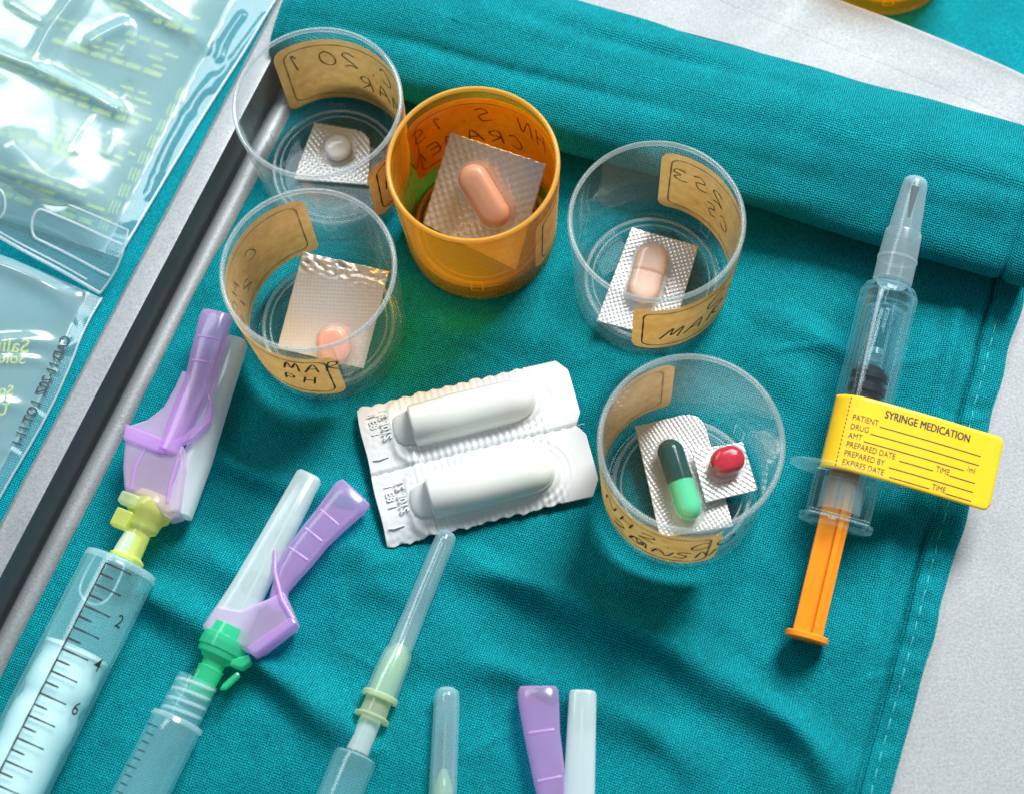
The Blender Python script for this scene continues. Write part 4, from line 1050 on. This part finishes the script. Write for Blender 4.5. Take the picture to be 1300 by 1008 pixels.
mesh('hub', *lathe([(-1.6, 3.0), (-1.6, 4.3), (-0.8, 4.5), (-0.2, 3.4), (3.6, 3.2), (16, 1.8), (17, 1.1), (17.8, 0.5), (17.8, 0)], 36, 'x'), M['lime_pale'], nd3)
mesh('needle', *tube([(17, 0, 0), (45, 0.2, 0)], 0.4, 8), M['steel'], nd3)
mesh('nozzle', *lathe([(-9.7, 2.8), (-1.4, 2.6)], 30, 'x'), M['frost_needle'], nd3)

ss_ = thing('small_syringe', 'narrow clear syringe under the pale lime needle hub, at the bottom edge', 'syringe', nd3.matrix_world.copy())
mesh('barrel', *shell_x([(-60, 5.2), (-12, 5.2), (-10.8, 5.0), (-10.4, 4.2)], 0.7, 56), M['barrel'], ss_)
mesh('barrel_end', *lathe([(-10.4, 4.3), (-10.2, 2.9), (-9.6, 2.85)], 40, 'x'), M['frost'], ss_)
# --- items cut by the bottom edge
n0 = at(562, 1010, 4.0); n1 = at(568, 872, 4.0)
nd4 = thing('capped_needle', 'clear needle cap tip at the bottom edge, with no colour on it', 'needle', frame(n0, n1 - n0))
Lx = float(np.linalg.norm(n1 - n0))
mesh('sheath', *shell_x([(-14, 3.4), (Lx - 6, 3.1), (Lx - 2.4, 3.0), (Lx - 0.9, 2.7), (Lx - 0.1, 1.6)], 0.6, 36), M['sheath_clear'], nd4)
mesh('sheath_tip', *lathe([(Lx - 0.4, 0), (Lx - 0.3, 1.6), (Lx - 0.1, 1.7)], 30, 'x'), M['frost'], nd4)
mesh('needle', *tube([(-12, 0, 0), (Lx - 8, 0.1, 0)], 0.4, 8), M['steel'], nd4)
mesh('hub', *lathe([(-14, 2.4), (2, 2.2), (6, 0.8), (6.5, 0)], 30, 'x'), M['lime_pale'], nd4)
n0 = at(735, 1012, 5.0); n1 = at(740, 877, 5.0)
nd5 = thing('safety_needle', 'safety needle cut off by the bottom edge, lilac shield arm beside its sheath', 'needle', frame(n0, n1 - n0), 'needles with lilac safety shields')
l2 = lambda x, y: L2(x, y, n0, n1)
Lx = float(np.linalg.norm(n1 - n0))
secs = [(x, 0, 0, 0, w, hgt, 3.4) for x, w, hgt in ((-16, 4.0, 3.8), (Lx * .5, 3.5, 3.4), (Lx - 1.0, 3.3, 3.1), (Lx - 0.2, 3.1, 2.9), (Lx, 2.7, 2.5))]
mesh('needle_sheath', *path_loft(secs, 28), M['frost_needle'], nd5)
mesh('needle', *tube([(-14, 0, 0), (Lx - 4, 0, 0)], 0.45, 8), M['steel'], nd5)
pts = [((712, 1050), 3.6, 2.8, .3), ((698, 990), 3.8, 2.8, .3), ((688, 930), 4.3, 2.8, .3), ((684, 890), 4.9, 2.7, .3), ((683, 877), 4.9, 2.5, .3), ((683, 872), 4.4, 2.0, .3)]
ctr = [l2(*p[0]) for p in pts]; secs = []
for i, (p, hw, hh, zc) in enumerate(pts):
    a = ctr[max(i - 1, 0)]; b = ctr[min(i + 1, len(pts) - 1)]
    secs.append((ctr[i][0], ctr[i][1], zc, math.atan2(b[1] - a[1], b[0] - a[0]), hw, hh, 3.0))
shield_arm(nd5, secs, [(ctr[2][0], ctr[2][1], 3.1, secs[2][3], 3.0), (ctr[1][0], ctr[1][1], 3.1, secs[1][3], 2.8)])

# ------------------------------------------------------------------ saline bags, top left
def curve_sample(pts, k):
    P_ = np.array(smooth_line(pts, 12)); d = np.concatenate([[0], np.cumsum(np.linalg.norm(np.diff(P_, axis=0), axis=1))]); t = np.linspace(0, d[-1], k)
    return np.stack([np.interp(t, d, P_[:, i]) for i in range(2)], 1)
def bag_film(name, right, left, height, wr, parent, zb, seam=6.0, n=230, m=210, fade=(14, 14), mt='bag', seam_top=None):
    seam_top = seam if seam_top is None else seam_top
    R_ = curve_sample(right, n); Lf = curve_sample(left, n)
    pts = []; hs = []; thin = []
    for i in range(n):
        wv = R_[i] - Lf[i]; W_ = np.linalg.norm(wv)
        for j in range(m):
            t = (j / (m - 1)) ** 0.8; pts.append(Lf[i] + wv * t); d = W_ * (1 - t)
            sw = seam + (seam_top - seam) * i / n
            thin.append(d < sw - 0.5); e = max(0.0, d - sw); g = min(1, (i + 0.01) / n * 140 / fade[0]) * min(1, (n - i) / n * 140 / fade[1])
            hs.append(height * (1 - math.exp(-e / 14)) * min(1, g) ** 0.7)
    P_ = np.array(pts); H = np.array(hs)
    body = np.clip(H / height * 2, 0, 1)
    for line, amp, wd in wr:
        Ln = smooth_line([at(x, y, 6)[:2] for x, y in line], 5)
        H = H + amp * np.exp(-(seg_dist(P_, Ln) / wd) ** 2) * (0.3 + 0.7 * body)
    H = H + vnoise(P_, 0.03, 2.2) * 2.8 * body + vnoise(P_, 0.09, 6.0) * 0.3 * body + vnoise(P_, 0.2, 4.0) * 0.03
    H = np.maximum(H, 0.2)
    fcs = grid_faces(n, m)
    o = mesh(name, [(p[0], p[1], zb + h_) for p, h_ in zip(P_, H)], fcs, M[mt], parent)
    o.data.materials.append(M['bag_seam'])
    o.data.polygons.foreach_set('material_index', [1 if all(thin[q] for q in f) else 0 for f in fcs])
    return o, R_
ZB = -2.2
def strip_rot(p, q): return math.atan2(q[1] - p[1], q[0] - p[0])
bag1 = thing('saline_bag', 'clear saline bag with blurred yellow print filling the top left corner', 'saline bag', frame((-110, 90, ZB - .3), (1, 0, 0)), 'clear saline bags')
org1 = np.array([-110, 90, ZB - .3])
def reparent(o, root):      # built in world mm: move under a root that only translates
    off = Vector(root.matrix_world.translation)
    o.data.transform(Matrix.Translation(-off)); o.parent = root; return o
right1 = [(-103, 43), (-99.1, 49.5), (-88, 68), (-77, 86), (-66, 103), (-58.5, 115.3), (-44, 138), (-34, 152)]
left1 = [(-200, 90), (-197, 110), (-190, 140), (-185, 165), (-170, 205), (-160, 220)]
wr1 = [([(-30, 60), (0, 74), (85, 110), (145, 136)], 2.6, 2.2), ([(50, 78), (70, 45), (95, 15), (110, -10)], 2.2, 2.4), ([(120, 60), (140, 48), (160, 38)], 1.5, 2.2),
       ([(150, -10), (190, 15), (230, 32), (252, 40)], 2.4, 3.0), ([(20, 195), (60, 232), (100, 240), (150, 262)], 1.8, 5.0), ([(262, 80), (240, 110), (205, 170), (180, 230)], 1.6, 2.0),
       ([(300, 0), (280, 30), (270, 55)], 2.0, 1.6), ([(330, 0), (300, 40), (262, 95)], 1.2, 1.6)]
rb = random.Random(11)
for k in range(6):
    x0_, y0_ = rb.uniform(0, 270), rb.uniform(0, 260); an = rb.choice((0.45, 0.5, 2.0, 2.1, 1.0)) + rb.uniform(-.25, .25); ln = rb.uniform(18, 60)
    wr1.append(([(x0_, y0_), (x0_ + ln * .5 * math.cos(an) + rb.uniform(-4, 4), y0_ + ln * .5 * math.sin(an)), (x0_ + ln * math.cos(an), y0_ + ln * math.sin(an))], rb.choice((-.3, .3, .4)), rb.uniform(.9, 1.6)))
for k in range(4):          # puckers along the side weld
    px_ = 175 + k * 40; py_ = 270 - k * 70
    wr1.append(([(px_, py_), (px_ - rb.uniform(14, 30), py_ + rb.uniform(-6, 10))], rb.choice((.25, .4)), rb.uniform(1.0, 1.6)))
fm, R1 = bag_film('front_film', right1, left1, 11, wr1, None, ZB, seam=5, fade=(10, 25), seam_top=15); reparent(fm, bag1)
seam = tube([(p[0], p[1], ZB + .35) for p in R1], 0.35, 6); reparent(mesh('edge_weld', *seam, M['bag_line']), bag1)
rot1 = math.atan2(-0.45, 0.89)
# out-of-focus rows of yellow print: words too small to read, kept as bars
rt = random.Random(3)
for i in range(36):
    if i % 7 in (5, 6): continue
    p = np.array([-92.0, 72.0]) + np.array([0.47, 0.88]) * (i * 2.3 - 24); e1 = np.array([math.cos(rot1), math.sin(rot1)]); e2 = np.array([-e1[1], e1[0]])
    V, Fc = [], []; x = -6 - rt.uniform(0, 8); hh_ = 0.42 if i % 7 else 0.8
    while x > -78:
        w_ = rt.uniform(1.5, 6); k0 = len(V)
        for a_, b_ in ((x, -hh_), (x, hh_), (x - w_, hh_), (x - w_, -hh_)):
            q = p + e1 * a_ + e2 * b_; V.append((q[0], q[1], ZB - 0.1))
        Fc.append((k0, k0 + 3, k0 + 2, k0 + 1)); x -= w_ + rt.uniform(0.6, 1.4) + (8 if rt.random() < .12 else 0)
    reparent(mesh('print', V, Fc, M['bag_yellow'], smooth=False), bag1)
p = at(88, 203, ZB + .2)
reparent(text_mesh('print', 'SI', 9.0, M['bag_yellow'], None, T(p[0], p[1], ZB + .1, rot1), bold=0.1, mirror=True), bag1)
for k in range(9):                  # short yellow code bars along the side weld
    p = np.array([-102.5, 51]) + np.array([0.5, 0.84]) * (k * 5.6) + np.array([-3.0, 1.2])
    reparent(text_mesh('print', '|||', 4.2, M['bag_yellow'], None, T(p[0], p[1], ZB + .1, rot1 + .1), bold=0.1, mirror=True), bag1)

bag2 = thing('saline_bag', 'clear saline bag with slotted hanger strip and mirrored black date code', 'saline bag', frame((-130, 20, ZB - .3), (1, 0, 0)), 'clear saline bags')
right2 = [(-150, -48), (-141, -32), (-132.9, -17.6), (-126, -6), (-120.8, 3.5), (-116.5, 13), (-114.0, 19.5), (-111, 26), (-107.6, 31.6)]
left2 = [(-205, -48), (-204, -30), (-203, 0), (-202, 20), (-200, 60), (-198, 84)]
wr2 = [([(0, 330), (60, 360), (95, 392), (90, 420)], 1.6, 3.0), ([(0, 430), (40, 425), (75, 428)], 1.4, 2.0), ([(0, 450), (40, 448), (60, 460)], 0.8, 1.5), ([(0, 505), (30, 510), (50, 525)], 1.0, 2.0), ([(0, 560), (12, 570), (20, 590)], 1.2, 2.0)]
fm, R2_ = bag_film('front_film', right2, left2, 7, wr2, None, ZB, seam=4.5, fade=(8, 6), mt='bag_clear'); reparent(fm, bag2)
reparent(mesh('edge_weld', *tube([(p[0], p[1], ZB + .3) for p in R2_], 0.3, 6), M['bag_line']), bag2)
# hanger strip across the end, lying over the first bag
c = [at(-60, 204, 5), at(161, 290, 4.2), at(150, 330, 3.0), at(136, 350, 2.6), at(123, 367, 2.4), at(-60, 268, 4)]
n = 60; V = []
top = curve_sample([c[0][:2], c[1][:2]], n) if False else np.linspace(c[0][:2], c[1][:2], n)
bot = np.linspace(c[5][:2], c[4][:2], n)
for i in range(n):
    for j in range(18):
        t = j / 17; p = top[i] * (1 - t) + bot[i] * t
        k_ = i / (n - 1); bul_ = 1.6 * math.sin(PI * t) * (k_ > .97)
        z = ZB + 9.5 - 4.2 * k_ - 3.0 * t + 0.5 * math.sin(i * .18) + 0.4 * math.sin(t * 5)
        q = p + (c[1][:2] - c[0][:2]) / np.linalg.norm(c[1][:2] - c[0][:2]) * bul_
        V.append((q[0], q[1], z))
ST = np.array(V).reshape(n, 18, 3)
hs = reparent(mesh('hanger_strip', V, grid_faces(n, 18), M['bag_strip']), bag2)
def strip_pt(a, t):
    i = a * (n - 1); i0 = min(n - 2, max(0, int(i))); j = t * 17; j0 = min(16, max(0, int(j))); fi, fj = i - i0, j - j0
    return (ST[i0, j0] * (1 - fi) + ST[i0 + 1, j0] * fi) * (1 - fj) + (ST[i0, j0 + 1] * (1 - fi) + ST[i0 + 1, j0 + 1] * fi) * fj
def weld(line, r, closed=False):
    pts = [strip_pt(a, t) + np.array([0, 0, 0.15]) for a, t in line]
    o = reparent(mesh('weld_line', *tube(pts, r, 8, closed), M['bag_line']), bag2); return o
weld([(a, 0.0) for a in np.linspace(0, 1, 40)], 0.28); weld([(a, 1.0) for a in np.linspace(0, 1, 40)], 0.45); weld([(a, 0.92) for a in np.linspace(0, .9, 40)], 0.25)
weld([(1.0, t) for t in np.linspace(0, 1, 12)], 0.3)
def slot(a0, a1, t0, t1, open_=False):
    w = (a1 - a0); tm = (t0 + t1) / 2; r_ = (t1 - t0) / 2; ra = 0.045
    left_ = [(a0 + ra - ra * math.cos(x), tm - r_ * math.sin(x)) for x in np.linspace(-PI / 2, PI / 2, 10)]
    if open_: line = [(a, t1) for a in np.linspace(a1, a0 + ra, 14)] + left_ + [(a, t0) for a in np.linspace(a0 + ra, a1, 14)]
    else:
        right_ = [(a1 - ra + ra * math.cos(x), tm + r_ * math.sin(x)) for x in np.linspace(-PI / 2, PI / 2, 10)]
        line = left_ + [(a, t0) for a in np.linspace(a0 + ra, a1 - ra, 10)] + right_[:] + [(a, t1) for a in np.linspace(a1 - ra, a0 + ra, 10)]
    return line
weld([(a, t) for a, t in slot(0.50, 0.985, 0.24, 0.72, True)], 0.36)
weld([(a, t) for a, t in slot(0.02, 0.335, 0.22, 0.72)][:44], 0.33)
rt2 = math.atan2(-0.17, 0.985)
for tx, px, py, sz in (('Salino', 36, 448, 5.6), ('Solucion', 32, 462, 4.4), ('Solu', 16, 502, 4.0), ('CL', 14, 514, 3.8), ('US', 8, 527, 4.4)):
    p = at(px, py, ZB + .4)
    reparent(text_mesh('print', tx, sz, M['bag_yellow'], None, T(p[0], p[1], ZB + .3, rt2), bold=0.06, mirror=True), bag2)
p = at(82, 424, ZB + .5); q = at(0, 600, ZB + .5); rr_ = math.atan2(q[1] - p[1], q[0] - p[0])
o = text_mesh('date_code', 'CAD:11-20Z  LOT:11-1', 4.0, M['bag_black'], None, Matrix.Identity(4), bold=0.05, xs=0.82, mirror=False)
# mirrored print reading along the weld
o.data.transform(Matrix.Diagonal((1, -1, 1, 1))); o.data.flip_normals()
o.data.transform(T(p[0] + 1.9, p[1] - 1.4, ZB + .8, rr_)); reparent(o, bag2)
